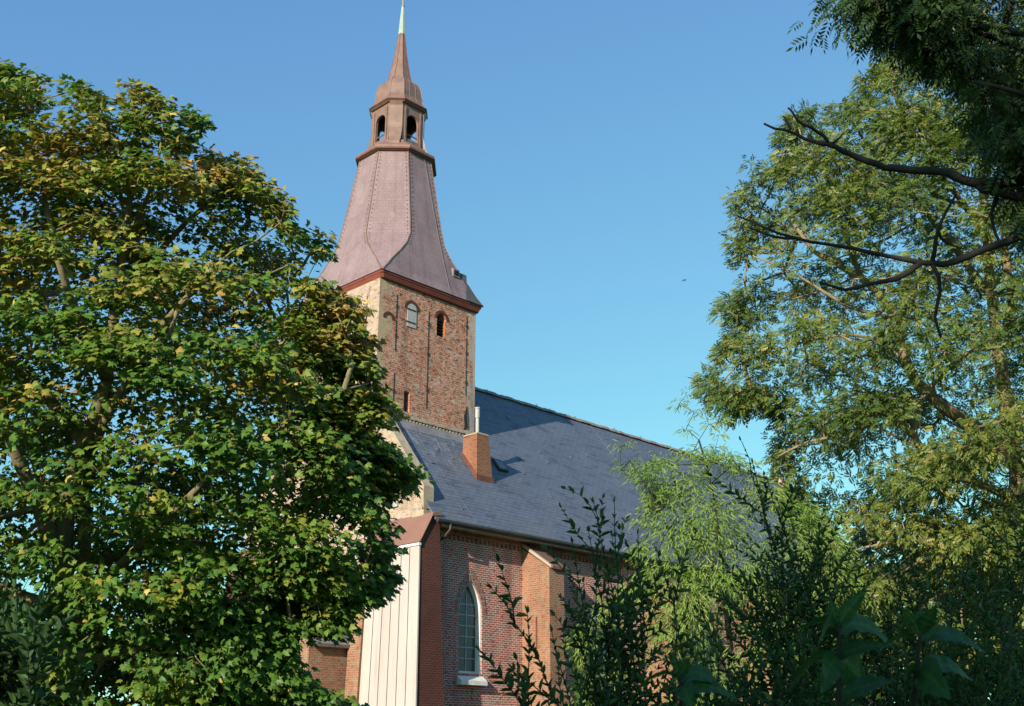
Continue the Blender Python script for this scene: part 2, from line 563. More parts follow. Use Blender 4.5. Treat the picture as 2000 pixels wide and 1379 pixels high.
gable_coping(XW - .09, XW + .50)
gable_coping(XE - .1, XE + .55)
cb = MB().box(XW - .04, XW + .44, YS - .1, YS + .6, 9.86, 10.27)
P('kneeler', cb, 'stone', bevel=.02)

# roof slabs
rb = MB()
for s in (1, -1):
    f = lambda y: y if s > 0 else 2 * CY - y
    rings = []
    for x in (XW + .06 if s > 0 else XW + .4, XE):
        rings.append([(x, f(YE), ZE), (x, f(CY - .001), zr(CY)), (x, f(CY - .001), zr(CY) - .2), (x, f(YE), ZE - .1)])
    rb.loft(rings)
roof = P('roof', rb, 'slate')
rid = MB()
nr = 0
xx = 34.2
while xx < XE:
    L = .42
    h = .14 + .012 * math.sin(nr * 2.3)
    z0 = zr(CY) - .1 + .016 * math.sin(nr * 1.7)
    rid.loft([[(x, CY - .2, z0), (x, CY - .12, z0 + h), (x, CY, z0 + h + .07), (x, CY + .12, z0 + h), (x, CY + .2, z0)] for x in (xx, xx + L - .015)])
    xx += L
    nr += 1
P('ridge_cap', rid, 'ridge', roof)
# tufts of moss and weathered bits on the ridge
for i in range(10):
    tb = MB()
    x = 34.5 + rng.random() * 22
    z0 = zr(CY) + .1
    for k in range(4):
        a = rng.random() * 6.28
        tb.tube([(x, CY, z0), (x + .06 * math.cos(a), CY + .06 * math.sin(a), z0 + .04 + .08 * rng.random())], [.012, .004], 4)
    P('moss', tb, 'stem', roof)

# eaves: soffit, gutter, downpipe
P('soffit', MB().box(XW + .45, XE, YE + .06, YS - .1, 9.66, 9.72), 'cream')
P('fascia_board', MB().box(XW + .45, XE, YE + .03, YE + .058, 9.60, 9.80), 'cream')
gt = MB()
prof = [(YE + .02, 9.84), (YE + .02, 9.72), (YE - .03, 9.68), (YE - .10, 9.69), (YE - .145, 9.75), (YE - .15, 9.84), (YE - .125, 9.84), (YE - .10, 9.77), (YE - .03, 9.73)]
gt.loft([[(x, y, z) for y, z in prof] for x in (XW + .12, XE)])
gutter = P('gutter', gt, 'gutter')
dp = MB().tube([(28.98, YE - .07, 9.72), (28.98, YE - .07, 9.5), (28.93, 31.75, 9.22), (28.88, 32.1, 9.0), (28.88, 32.1, 0)], .055, 10)
P('downpipe', dp, 'gutter', gutter, smooth=True)
for z in (8.6, 6.6, 4.6, 2.6): P('pipe_bracket', MB().box(28.79, 28.97, 32.03, 32.225, z, z + .05), 'iron', gutter)

# gothic windows
for i, xw_ in enumerate(wins):
    out = arch(xw_, 4.15, 1.26, 6.5, 'pointed')
    inn = inset(out, .05)
    inn2 = inset(out, .10)
    fr = MB()
    fr.loft([[(a, YS + .05, z) for a, z in inset(out, .002)], [(a, YS + .05, z) for a, z in inn], [(a, YS + .26, z) for a, z in inn2], [(a, YS + .30, z) for a, z in inn2], [(a, YS + .30, z) for a, z in inset(out, .002)]], False, False)
    w = P('window', fr, 'white')
    gl = MB().add([(a, YS + .28, z) for a, z in inn2], [tuple(range(len(inn2)))])
    gl.build('pane', M['glass'], w)
    bars = MB()
    bars.box(xw_ - .018, xw_ + .018, YS + .25, YS + .278, 4.25, 7.25)
    for k in range(6):
        zz = 4.31 + .42 * (k + 1)
        hw = .52
        bars.box(xw_ - hw, xw_ + hw, YS + .245, YS + .276, zz - .016, zz + .016)
    bars.build('glazing_bar', M['bar'], w)
    sb = MB().loft([[(x, YS + .25, 4.22), (x, YS - .26, 3.86), (x, YS - .26, 3.70), (x, YS + .25, 3.70)] for x in (xw_ - .70, xw_ + .72)])
    sb.v = [(v[0], v[1], v[2]) for v in sb.v]
    sb.build('sill', M['white'], w)
    # brick arch ring round the head
    a_out, a_in = arch(xw_, 6.3, 1.74, 6.45, 'pointed')[2:], arch(xw_, 6.3, 1.30, 6.5, 'pointed')[2:]
    ring = MB()
    n = len(a_out)
    vs = [(a, YS - .018, z) for a, z in a_out] + [(a, YS - .018, z) for a, z in a_in] + [(a, YS + .03, z) for a, z in a_out] + [(a, YS + .03, z) for a, z in a_in]
    fs = []
    for k in range(n - 1):
        fs += [(k, k + 1, n + k + 1, n + k), (k, 2 * n + k, 2 * n + k + 1, k + 1), (n + k, n + k + 1, 3 * n + k + 1, 3 * n + k)]
    ring.add(vs, fs)
    P('window_arch', ring, 'brick_arch')

# big battered buttress on the south-west corner, clad on its west face
y0t, y0b = 31.62, 31.28
bt = MB().hexa([(27.31, y0b, 0), (28.82, y0b, 0), (28.82, 34.6, 0), (27.31, 34.6, 0),
                (27.56, y0t, 8.82), (28.62, y0t, 8.82), (28.62, 34.6, 8.82), (27.56, 34.6, 8.82)])
bt.hexa([(27.56, y0t, 8.82), (28.62, y0t, 8.82), (28.62, 34.6, 8.82), (27.56, 34.6, 8.82),
         (28.12, y0t + .02, 9.86), (28.55, y0t + .02, 9.86), (28.55, 34.6, 9.86), (28.12, 34.6, 9.86)])
but = P('buttress', bt, 'brick_flank')
cl = MB()
cl.hexa([(27.24, y0b - .05, 0), (27.30, y0b - .05, 0), (27.30, 34.65, 0), (27.24, 34.65, 0), (27.49, y0t - .04, 8.7), (27.55, y0t - .04, 8.7), (27.55, 34.65, 8.7), (27.49, 34.65, 8.7)])
P('cladding', cl, 'cladding', but)
for t in np.linspace(0, 1, 7)[1:-1]:
    yb, yt_ = y0b + t * (34.6 - y0b), y0t + t * (34.6 - y0t)
    sm = MB().hexa([(27.225, yb - .012, 0), (27.2385, yb - .012, 0), (27.2385, yb + .012, 0), (27.225, yb + .012, 0), (27.475, yt_ - .012, 8.68), (27.4885, yt_ - .012, 8.68), (27.4885, yt_ + .012, 8.68), (27.475, yt_ + .012, 8.68)])
    P('seam', sm, 'seam', but)
P('cladding_rim', MB().box(27.44, 27.56, y0t - .07, 34.68, 8.705, 8.80), 'white', but)
cp = MB().loft([[(27.44, y, 8.83), (27.50, y, 8.90), (27.98, y, 9.72), (28.155, y, 10.08), (28.6, y, 10.12), (28.6, y, 10.0), (28.10, y, 9.92), (27.5, y, 8.82)] for y in (y0t - .08, 34.7)])
P('copper_cap', cp, 'copper_cap', but)
# its twin further north on the west front
bt = MB().hexa([(27.31, 42.3, 0), (28.16, 42.3, 0), (28.16, 45.2, 0), (27.31, 45.2, 0), (27.56, 42.3, 8.82), (28.16, 42.3, 8.82), (28.16, 45.2, 8.82), (27.56, 45.2, 8.82)])
but = P('buttress', bt, 'brick_flank')
P('copper_cap', MB().loft([[(27.44, y, 8.83), (27.98, y, 9.72), (28.155, y, 10.08), (28.155, y, 8.83)] for y in (42.2, 45.3)]), 'copper_cap', but)

# south buttresses with tiled weatherings
for x0 in (33.86, 42.3, 50.6, 58.8):
    x1, yf = x0 + .92, 30.66
    bb = MB()
    bb.hexa([(x0 - .06, yf - .35, 0), (x1 + .06, yf - .35, 0), (x1 + .06, YS - .003, 0), (x0 - .06, YS - .003, 0), (x0 - .06, yf - .35, 3.2), (x1 + .06, yf - .35, 3.2), (x1 + .06, YS - .003, 3.2), (x0 - .06, YS - .003, 3.2)])
    bb.hexa([(x0 - .06, yf - .35, 3.2), (x1 + .06, yf - .35, 3.2), (x1 + .06, YS - .003, 3.2), (x0 - .06, YS - .003, 3.2), (x0, yf, 3.75), (x1, yf, 3.75), (x1, YS - .003, 3.75), (x0, YS - .003, 3.75)])
    bb.hexa([(x0, yf, 3.75), (x1, yf, 3.75), (x1, YS - .003, 3.75), (x0, YS - .003, 3.75), (x0, yf, 8.46), (x1, yf, 8.46), (x1, YS - .003, 9.42), (x0, YS - .003, 9.42)])
    bo = P('buttress', bb, 'brick_warm')
    P('weathering', MB().loft([[(x, yf - .14, 8.40), (x, yf - .14, 8.50), (x, YS - .09, 9.56), (x, YS - .09, 9.48)] for x in (x0 + .075, x1 + .1)]), 'tile', bo)
    P('coping', MB().loft([[(x, yf - .15, 8.42), (x, yf - .15, 8.54), (x, YS - .085, 9.60), (x, YS - .085, 9.46)] for x in (x0 - .05, x0 + .07)]), 'render', bo)
    P('anchor_iron', MB().box(x0 - .035, x0 - .002, 31.36, 31.42, 5.2, 6.5), 'copper_edge', bo)

# west porch with a small gable
px0, px1 = 25.9, XW - .003
pg = [(36.1, 0), (41.6, 0), (41.6, 5.3), (38.85, 7.9), (36.1, 5.3)]
door = arch(38.85, 0, 1.7, 2.3, 'pointed')
pb = MB().panel([(-a, z) for a, z in pg[::-1]], [[(-a, z) for a, z in door[::-1]]], (px0, 0, 0), (0, -1, 0), (0, 0, 1), .4)
pb.box(px0 + .402, px1, 36.1, 36.5, 0, 5.3).box(px0 + .402, px1, 41.2, 41.6, 0, 5.3)
porch = P('porch', pb, 'brick_warm')
pr = MB()
for s in (1, -1):
    f = lambda y: y if s > 0 else 77.7 - y
    pr.loft([[(x, f(35.85), 5.12), (x, f(38.849), 7.95), (x, f(38.849), 8.1), (x, f(35.8), 5.24)] for x in (px0 - .15, px1)])
P('porch_roof', pr, 'lead', porch)
P('porch_door', MB().add([(px0 + .3, a, z) for a, z in door], [tuple(range(len(door)))]), 'fascia', porch)
wb = MB().hexa([(27.5, 35.15, 0), (28.167, 35.15, 0), (28.167, 35.95, 0), (27.5, 35.95, 0), (27.75, 35.15, 7.0), (28.167, 35.15, 7.6), (28.167, 35.95, 7.6), (27.75, 35.95, 7.0)])
P('buttress', wb, 'brick_warm')
P('anchor_iron', MB().box(28.12, 28.167, 34.9, 34.96, 4.4, 6.2), 'copper_edge')
P('anchor_iron', MB().box(28.12, 28.167, 36.35, 36.40, 12.5, 20.6), 'copper_edge')
# pale shutter high in the west gable
P('gable_shutter', MB().box(28.08, 28.167, 33.7, 34.2, 10.6, 11.5), 'shutter')

# ------------------------------------------------------------------ tower
TX0, TX1, TY0, TY1 = 28.155, 34.12, 35.52, 41.40
TH = 21.3
tw = MB()
h1 = arch(31.89, 19.42, .56, 20.30)
h2 = arch(29.93, 15.36, .34, 16.25, 'flat')
h0 = arch(30.06, 19.38, .56, 20.27)
tw.panel([(TX0, 9), (TX1, 9), (TX1, TH), (TX0, TH)], [h1, h2, h0], (0, TY0, 0), (1, 0, 0), (0, 0, 1), .8)
tw.box(TX1 - .8, TX1, TY0 + .802, TY1, 9, TH).box(TX0 + .005, TX1 - .802, TY1 - .8, TY1, 9, TH)
tower = P('tower', tw, 'brick_tower')
wf = MB().box(TX0, TX0 + .798, TY0 + .802, TY1, 9, TH)
wf.box(TX0 - .006, TX0 - .0005, TY0 + .0, TY1, 9, TH)
P('west_face', wf, 'brick_west', tower)
# shuttered window
sh = inset(h0, .01)
shb = MB().loft([[(a, TY0 - .03, z) for a, z in sh], [(a, TY0 + .05, z) for a, z in sh]])
so = P('shutter', shb, 'shutter', tower)
for z in (20.20, 19.58): P('shutter_hinge', MB().box(29.70, 30.28, TY0 - .05, TY0 - .032, z, z + .06), 'iron', tower)
# louvred sound opening
lv = MB()
for k in range(6):
    z = 19.5 + k * .15
    lv.hexa([(31.612, TY0 + .12, z), (32.168, TY0 + .12, z), (32.168, TY0 + .3, z + .12), (31.612, TY0 + .3, z + .12), (31.612, TY0 + .12, z + .03), (32.168, TY0 + .12, z + .03), (32.168, TY0 + .3, z + .15), (31.612, TY0 + .3, z + .15)])
P('louvre', lv, 'iron', tower)
P('louvre_backing', MB().add([(a, TY0 + .5, z) for a, z in h1], [tuple(range(len(h1)))]), 'dark', tower)
P('reveal', MB().box(32.135, 32.168, TY0 + .004, TY0 + .4, 19.43, 20.25), 'orange', tower)
P('slit_window', MB().add([(a, TY0 + .22, z) for a, z in inset(h2, .002)], [tuple(range(len(h2)))]), 'glass', tower)
# brick arch hoods over the openings
for cx_, zs, w_ in ((30.06, 20.27, .56), (31.89, 20.30, .56), (28.72, 19.45, .34)):
    hd = MB()
    A = np.linspace(0, math.pi, 12)
    o_ = [(cx_ + (w_ / 2 + .16) * math.cos(a), zs + (w_ / 2 + .16) * math.sin(a)) for a in A]
    i_ = [(cx_ + (w_ / 2 + .03) * math.cos(a), zs + (w_ / 2 + .03) * math.sin(a)) for a in A]
    n = 12
    vs = [(a, TY0 - .03, z) for a, z in o_ + i_] + [(a, TY0 + .01, z) for a, z in o_ + i_]
    fs = []
    for k in range(n - 1):
        fs += [(k, k + 1, n + k + 1, n + k), (k, 2 * n + k, 2 * n + k + 1, k + 1), (n + k, n + k + 1, 3 * n + k + 1, 3 * n + k)]
    hd.add(vs, fs)
    P('arch_hood', hd, 'brick_flank', tower)
# wall ties: long irons in sections
for x, zs in ((29.16, ((20.75, 19.6), (19.5, 18.0), (17.0, 15.3))), (31.1, ((20.5, 19.2), (19.15, 17.6), (17.55, 15.75))), (33.52, ((20.9, 19.9), (19.8, 18.3), (18.2, 16.9)))):
    for a, b_ in zs:
        t = MB().box(x - .018, x + .018, TY0 - .02, TY0 - .003, b_, a)
        t.box(x - .05, x + .05, TY0 - .035, TY0 - .003, (a + b_) / 2 - .08, (a + b_) / 2 + .08)
        P('anchor_iron', t, 'iron', tower)
# broken edge near the south-east corner
P('fissure', MB().tube([(33.62, TY0 - .004, 16.4), (33.5, TY0 - .004, 15.9), (33.55, TY0 - .004, 15.4), (33.42, TY0 - .004, 15.2)], [.02, .08, .07, .03], 6), 'dark', tower)
# corbelled string at the foot where the roof abuts
sc_ = MB().box(TX0 + .25, TX1 + .1, TY0 - .13, TY0 - .003, 15.02, 15.2)
for i in range(28): sc_.box(TX0 + .3 + i * .2, TX0 + .41 + i * .2, TY0 - .1, TY0 - .003, 14.9, 15.018)
P('string_course', sc_, 'brick_west', tower)
P('flashing', MB().loft([[(x, TY0 - .02, zr(TY0 - .02) + .05), (x, TY0 - .42, zr(TY0 - .42) + .03), (x, TY0 - .42, zr(TY0 - .42) + .006), (x, TY0 - .02, zr(TY0 - .02) + .006)] for x in (XW + .55, TX1 + .1)]), 'lead', tower)


def octo(a, d, z, cx=CX, cy=CY):
    h = min(d * math.sqrt(2) - a, a - .001)
    return [(cx + p, cy + q, z) for p, q in ((a, -h), (a, h), (h, a), (-h, a), (-a, h), (-a, -h), (-h, -a), (h, -a))]


# timber cornice
r2 = math.sqrt(2)
fb = MB().loft([octo(3.0, 4.14, 21.24), octo(3.06, 4.25, 21.28), octo(3.12, 4.34, 21.46), octo(3.15, 4.40, 21.50), octo(3.15, 4.40, 21.60), octo(3.1, 4.3, 21.62)])
P('eaves_cornice', fb, 'fascia', tower)
# flared roof turning octagonal
prof = [(21.60, 3.20, 4.49), (22.0, 3.05, 4.13), (22.5, 2.95, 3.78), (23.1, 2.80, 3.28), (23.7, 2.69, 2.88), (24.3, 2.57, 2.59), (25.2, 2.41, 2.41),
        (26.2, 2.24, 2.24), (27.4, 2.06, 2.06), (28.4, 1.90, 1.90), (29.25, 1.77, 1.77)]
sp = MB().loft([octo(a, d, z) for z, a, d in prof])
spire = P('spire_roof', sp, 'purple_slate')
rings = [octo(a, d, z) for z, a, d in prof]
hp = MB()
for k in range(8):
    hp.tube([Vector(r[k]) for r in rings], .035, 5)
P('hip_flashing', hp, 'copper', spire)
st = MB()
for k in range(8):
    for i in range(4, len(rings) - 1):
        for t in np.linspace(0, 1, 5)[:-1]:
            p = Vector(rings[i][k]).lerp(Vector(rings[i + 1][k]), t)
            c = Vector((CX, CY, p.z))
            for s in (-1, 1):
                q = p + (p - c).cross(Vector((0, 0, 1))).normalized() * .13 * s
                q = q + (p - c).normalized() * -.03
                st.box(q.x - .016, q.x + .016, q.y - .016, q.y + .016, q.z - .025, q.z + .025)
tag(P('roof_hook', st, 'purple_slate', spire), kind='stuff')
# small hatch dormer on the south slope
hx, hy, hz = 32.78, CY - 2.70, 22.86
hd = MB().loft([[(hx - .2, hy - .25, hz - .12), (hx + .2, hy - .25, hz - .12), (hx + .2, hy - .25, hz + .3), (hx - .2, hy - .25, hz + .3)], [(hx - .2, hy + .6, hz - .12), (hx + .2, hy + .6, hz - .12), (hx + .2, hy + .6, hz + .42), (hx - .2, hy + .6, hz + .42)]])
hatch = P('roof_hatch', hd, 'lead', spire)
P('hatch_opening', MB().box(hx - .14, hx + .14, hy - .262, hy - .252, hz - .05, hz + .22), 'dark', spire)
# lead patch below it
pa = []
for off_ in (.008, .03):
    rg = []
    for z, a, d in prof[:4]:
        hh = min(d * r2 - a, a - .001)
        rg.append((CX + hh - .01, CY - a - off_, z + .004))
    lf_ = [(33.2 + .12 * i, q[1], q[2]) for i, q in enumerate(rg)]
    pa.append(rg + lf_[::-1])
nb = len(pa[0])
fs = [(i, i + 1, nb - 2 - i, nb - 1 - i) for i in range(3)]
pm = MB().add(pa[1], fs)
P('slate_patch', pm, 'patch', spire)
# lightning conductor down the south slope
wp = [(CX + .25 + (29.25 - z) * .1, CY - a - .05, z) for z, a, d in prof[::-1]]
P('lightning_wire', MB().tube(wp, .010, 5), 'lead', spire)

# ------------------------------------------------------------------ lantern
lz = [(29.16, 1.80, 1.80), (29.18, 1.93, 1.93), (29.30, 1.97, 1.97), (29.42, 1.97, 1.97), (29.5, 1.86, 1.86), (29.85, 1.42, 1.5), (30.0, 1.34, 1.46)]
lc = MB().loft([octo(a, d, z) for z, a, d in lz])
lant = P('lantern', lc, 'copper')
P('lantern_edge', MB().loft([octo(1.975, 1.975, 29.2), octo(2.0, 2.0, 29.23), octo(2.0, 2.0, 29.30), octo(1.975, 1.975, 29.33)], False, False), 'copper_edge', lant)
la, ld = 1.16, 1.30
lh = ld * r2 - la
z0, z1 = 30.002, 32.3
lp = MB()
for k in range(4):
    rot = Matrix.Rotation(k * math.pi / 2, 3, 'Z')
    # main face with an arched opening
    u, v = rot @ Vector((1, 0, 0)), Vector((0, 0, 1))
    o = Vector((CX, CY, 0)) + rot @ Vector((0, -la, 0))
    lp.panel([(-lh, z0), (lh, z0), (lh, z1), (-lh, z1)], [arch(0, 30.32, .76, 31.4)], o, u, v, .14)
    # mouldings each side of the opening
    for s in (-1, 1):
        c0 = o + u * (s * .50)
        nrm = rot @ Vector((0, -1, 0))
        q = [c0 + u * du + nrm * dn for du, dn in ((-.045, 0.002), (.045, 0.002), (.045, .05), (-.045, .05))]
        lp.loft([[p + v * 30.05 for p in q], [p + v * 32.1 for p in q]])
lp_o = P('arcade', lp, 'copper', lant)
for k in range(4):
    rot = Matrix.Rotation(k * math.pi / 2, 3, 'Z')
    rings_ = []
    for z, e, wd in ((29.5, .26, .12), (29.86, .24, .11), (30.02, .18, .08), (30.2, .12, .05), (30.4, .10, .03), (30.8, .03, 0), (32.1, .03, 0), (32.3, .1, .05)):
        pts = [(-la - .002, -lh - wd), (-lh - wd, -la - .002), (-lh - wd + .14, -la + .2), (-la + .2, -lh - wd + .14)]
        dg = Vector((-1, -1, 0)).normalized() * e
        rings_.append([Vector((CX, CY, z)) + rot @ (Vector((a, c, 0)) + (dg if i < 2 else Vector((0, 0, 0)))) for i, (a, c) in enumerate(pts)])
    P('corner_pier', MB().loft(rings_), 'copper', lant)
P('lantern_ceiling', MB().loft([octo(la - .02, ld - .02, 32.12), octo(la - .02, ld - .02, 32.3)]), 'dark', lant)
for k in range(4):
    rot = Matrix.Rotation(k * math.pi / 2, 3, 'Z')
    a, c = (rot @ Vector((-.4, -la + .1, 0))), (rot @ Vector((.4, -la + .1, 0)))
    rl = MB().tube([(CX + a.x, CY + a.y, 30.62), (CX + c.x, CY + c.y, 30.62)], .035, 6)
    P('rail', rl, 'copper', lant)
P('post', MB().box(CX - .42, CX - .26, CY - .1, CY + .06, 30.0, 32.2), 'copper', lant)
P('post', MB().box(CX + .3, CX + .46, CY + .1, CY + .26, 30.0, 32.2), 'copper', lant)
dz = [(32.28, 1.24, 1.36), (32.36, 1.34, 1.46), (32.44, 1.34, 1.46), (32.62, 1.20, 1.30), (32.9, 1.10, 1.20), (33.25, 1.08, 1.18), (33.55, 1.05, 1.15), (33.85, .95, 1.03), (34.05, .80, .86), (34.18, .62, .66), (34.28, .58, .60)]
dome = P('dome', MB().loft([octo(a, d, z) for z, a, d in dz]), 'copper', lant)
P('lantern_edge', MB().loft([octo(1.345, 1.465, 32.36), octo(1.37, 1.49, 32.38), octo(1.37, 1.49, 32.43), octo(1.345, 1.465, 32.45)], False, False), 'copper_edge', lant)
seam = MB()
dr = [octo(a + .004, d + .004, z) for z, a, d in dz[3:]]
for k in range(8):
    seam.tube([Vector(r[k]) for r in dr], .02, 4)
    for t in (.33, .67):
        if k % 2 == 0: seam.tube([Vector(r[k]).lerp(Vector(r[(k + 1) % 8]), t) for r in dr], .016, 4)
P('seam', seam, 'copper', lant)
nz = [(34.26, .60, .62), (34.6, .53, .55), (35.2, .42, .44), (36.2, .28, .29), (37.3, .165, .17)]
needle = P('needle', MB().loft([octo(a, d, z) for z, a, d in nz]), 'copper', lant)
nd = MB()
nrg = [octo(a + .003, d + .003, z) for z, a, d in nz]
for k in range(8): nd.tube([Vector(r[k]) for r in nrg], .014, 4)
P('seam', nd, 'copper_edge', lant)
fin = P('spire_tip', MB().loft([octo(.185, .19, 37.24), octo(.175, .18, 37.34), octo(.12, .125, 38.3), octo(.07, .07, 39.1)]), 'verdigris', lant)
P('finial', MB().tube([(CX, CY, 39.05), (CX, CY, 39.12), (CX, CY, 39.16), (CX, CY, 39.6), (CX, CY, 40.4)], [.09, .09, .055, .05, .02], 8).tube([(CX, CY, 40.35), (CX, CY, 40.45), (CX, CY, 40.6), (CX, CY, 40.7)], [.03, .13, .13, .03], 10), 'cream', lant, smooth=True)

# ------------------------------------------------------------------ chimney, skylight, wires on the roof
ch = MB().hexa([(32.36, 33.5, 12.1), (33.38, 33.5, 12.1), (33.38, 34.5, 12.1), (32.36, 34.5, 12.1), (32.37, 33.52, 14.46), (33.08, 33.52, 14.46), (33.08, 34.36, 14.46), (32.37, 34.4, 14.42)])
chim = P('chimney', ch, 'brick_chimney')
P('chimney_cap', MB().loft([[(32.35, 33.50, 14.465), (33.10, 33.50, 14.465), (33.10, 34.38, 14.465), (32.35, 34.38, 14.465)], [(32.35, 33.50, 14.52), (33.10, 33.50, 14.52), (33.10, 34.38, 14.52), (32.35, 34.38, 14.52)], [(32.43, 33.58, 14.57), (33.02, 33.58, 14.57), (33.02, 34.30, 14.57), (32.43, 34.30, 14.57)]]), 'stone', chim)
fl = [(32.80, 33.95, 14.55), (32.80, 33.95, 15.35), (32.80, 33.95, 15.36), (32.80, 33.95, 15.78), (32.80, 33.95, 15.79), (32.80, 33.95, 15.84)]
P('flue_pipe', MB().tube(fl, [.085, .085, .11, .11, .135, .135], 12), 'shutter', chim)
P('flashing', MB().hexa([(32.33, 33.46, 12.15), (33.41, 33.46, 12.15), (33.41, 33.495, 12.15), (32.33, 33.495, 12.15), (32.33, 33.46, 12.62), (33.34, 33.46, 12.62), (33.34, 33.495, 12.62), (32.33, 33.495, 12.62)])
  .hexa([(32.325, 33.46, 12.3), (32.352, 33.46, 12.3), (32.352, 34.5, 13.45), (32.325, 34.5, 13.45), (32.325, 33.46, 12.62), (32.352, 33.46, 12.62), (32.352, 34.5, 13.85), (32.325, 34.5, 13.85)]), 'copper_edge', chim)


def onroof(x, y, h): return Vector((x, y - h * .787, zr(y) + h * .617))


sk = MB()
q = [(34.35, 34.15), (34.95, 34.15), (34.95, 34.62), (34.35, 34.62)]
sk.loft([[onroof(x, y, 0.0) for x, y in q], [onroof(x, y, .12) for x, y in q]])
sky_l = P('skylight', sk, 'gutter')
P('pane', MB().loft([[onroof(x, y, .121) for x, y in ((34.4, 34.2), (34.9, 34.2), (34.9, 34.57), (34.4, 34.57))], [onroof(x, y, .135) for x, y in ((34.4, 34.2), (34.9, 34.2), (34.9, 34.57), (34.4, 34.57))]]), 'lead', sky_l)
for a, b_ in (((30.0, 34.9), (30.55, 31.6)), ((45.9, 38.3), (45.8, 35.2))):
    pts = [onroof(a[0] + (b_[0] - a[0]) * t, a[1] + (b_[1] - a[1]) * t, .03) for t in np.linspace(0, 1, 8)]
    P('lightning_wire', MB().tube(pts, .005, 5), 'lead', roof)
for i in range(46):                                    # slipped slates and pale lichen spots standing proud
    x, y = 29.5 + rng.random() * 20, 31.9 + rng.random() * 6
    if 28 < x < 35 and y > 34.8: continue
    w, l = .10 + .12 * rng.random(), .12 + .12 * rng.random()
    lb = MB().loft([[onroof(x, y, .004), onroof(x + w, y, .004), onroof(x + w, y + l, .004), onroof(x, y + l, .004)], [onroof(x, y, .03), onroof(x + w, y, .03), onroof(x + w, y + l, .012), onroof(x, y + l, .012)]])
    P('slipped_slate', lb, 'slate', roof)

# ================================================================== VEGETATION
def unit(a):
    return a / np.maximum(1e-9, np.linalg.norm(a, axis=-1, keepdims=True))


class Wave:
    """smooth pseudo-random 3D field in -1..1"""
    def __init__(s, seed, lam, sq=1.0, n=9):
        r = np.random.default_rng(seed)
        s.k = unit(r.normal(size=(n, 3))) * (2 * np.pi / lam) * r.uniform(.7, 1.5, (n, 1))
        s.k[:, 2] *= sq
        s.p = r.uniform(0, 6.28, n)

    def __call__(s, p):
        return np.cos(p @ s.k.T + s.p).sum(1) / math.sqrt(len(s.p)) * .9


def in_poly(P, poly):
    x, y = P[:, 0], P[:, 1]
    c = np.zeros(len(P), bool)
    q = np.asarray(poly, float)
    for (x1, y1), (x2, y2) in zip(q, np.roll(q, -1, 0)):
        if y1 == y2: continue
        c ^= ((y1 > y) != (y2 > y)) & (x < (x2 - x1) * (y - y1) / (y2 - y1) + x1)
    return c


def edge_dist(P, poly):
    q = np.asarray(poly, float)
    d = np.full(len(P), 1e9)
    for a, b_ in zip(q, np.roll(q, -1, 0)):
        e = b_ - a
        t = np.clip(((P - a) @ e) / max(1e-9, e @ e), 0, 1)
        d = np.minimum(d, np.linalg.norm(P - (a + t[:, None] * e), axis=1))
    return d


def crown_points(poly, depth, n, tmax, seed, kt=.9, shell=.6, thr=-.1, lam=1.6, sq=2.2, front=1.0, rim=0, rim_in=14, margin=0, core=0):
    """points through a crown whose outline is poly (photo pixels) and whose real half-thickness grows from the rim"""
    r = np.random.default_rng(seed)
    q = np.asarray(poly, float)
    W_ = Wave(seed + 1, lam, sq)
    out = []
    got = 0
    while got < n:
        P_ = r.uniform(q.min(0), q.max(0), (n * 3, 2))
        P_ = P_[in_poly(P_, poly)]
        ed = edge_dist(P_, poly)
        P_, ed = P_[ed > margin], ed[ed > margin]
        T = np.minimum(tmax, .15 + kt * np.sqrt(np.maximum(0, ed * depth / FOC) * tmax))
        s = r.uniform(-1, 1, len(P_))
        sh = r.random(len(P_)) < shell
        s = np.where(sh, np.sign(s) * (1 - .3 * r.random(len(P_)) ** 1.5), s)
        s = np.where(s < 0, s * front, s)
        d = depth + s * T
        X = CAM + (FW + RT * ((P_[:, :1] - 1000) / FOC) - UP * ((P_[:, 1:] - 690) / FOC)) * d[:, None]
        k = W_(X) > thr
        out.append(X[k])
        got += k.sum()
    X = np.concatenate(out)[:n]
    sf = np.ones(len(X))
    if core:                                                   # shaded inner leaves
        P_ = r.uniform(q.min(0), q.max(0), (core * 4, 2))
        P_ = P_[in_poly(P_, poly)]
        ed = edge_dist(P_, poly)
        P_, ed = P_[ed > margin * 2.2][:core], ed[ed > margin * 2.2][:core]
        T = np.minimum(tmax, .15 + kt * np.sqrt(np.maximum(0, ed * depth / FOC) * tmax)) * .6
        d = depth + r.uniform(-.1, 1, len(P_)) * T
        X = np.concatenate([X, CAM + (FW + RT * ((P_[:, :1] - 1000) / FOC) - UP * ((P_[:, 1:] - 690) / FOC)) * d[:, None]])
        sf = np.concatenate([sf, np.full(len(P_), 1.15)])
    if rim:                                                    # outermost sprays that draw the lobes of the outline
        P_ = r.uniform(q.min(0) - 5, q.max(0) + 5, (rim * 60, 2))
        P_ = P_[in_poly(P_, poly)]
        e_ = edge_dist(P_, poly)
        P_ = P_[(e_ > rim_in * .45) & (e_ < rim_in * 2.0)]
        d = depth + r.uniform(-.5, .5, len(P_)) * min(1.0, tmax * .3)
        W2 = Wave(seed + 2, lam * .62, 1.2)
        k = W2(CAM + (FW + RT * ((P_[:, :1] - 1000) / FOC) - UP * ((P_[:, 1:] - 690) / FOC)) * depth) > -.6
        P_, d = P_[k][:rim], d[k][:rim]
        X = np.concatenate([X, CAM + (FW + RT * ((P_[:, :1] - 1000) / FOC) - UP * ((P_[:, 1:] - 690) / FOC)) * d[:, None]])
        sf = np.concatenate([sf, np.full(len(P_), .5)])
    return X, sf


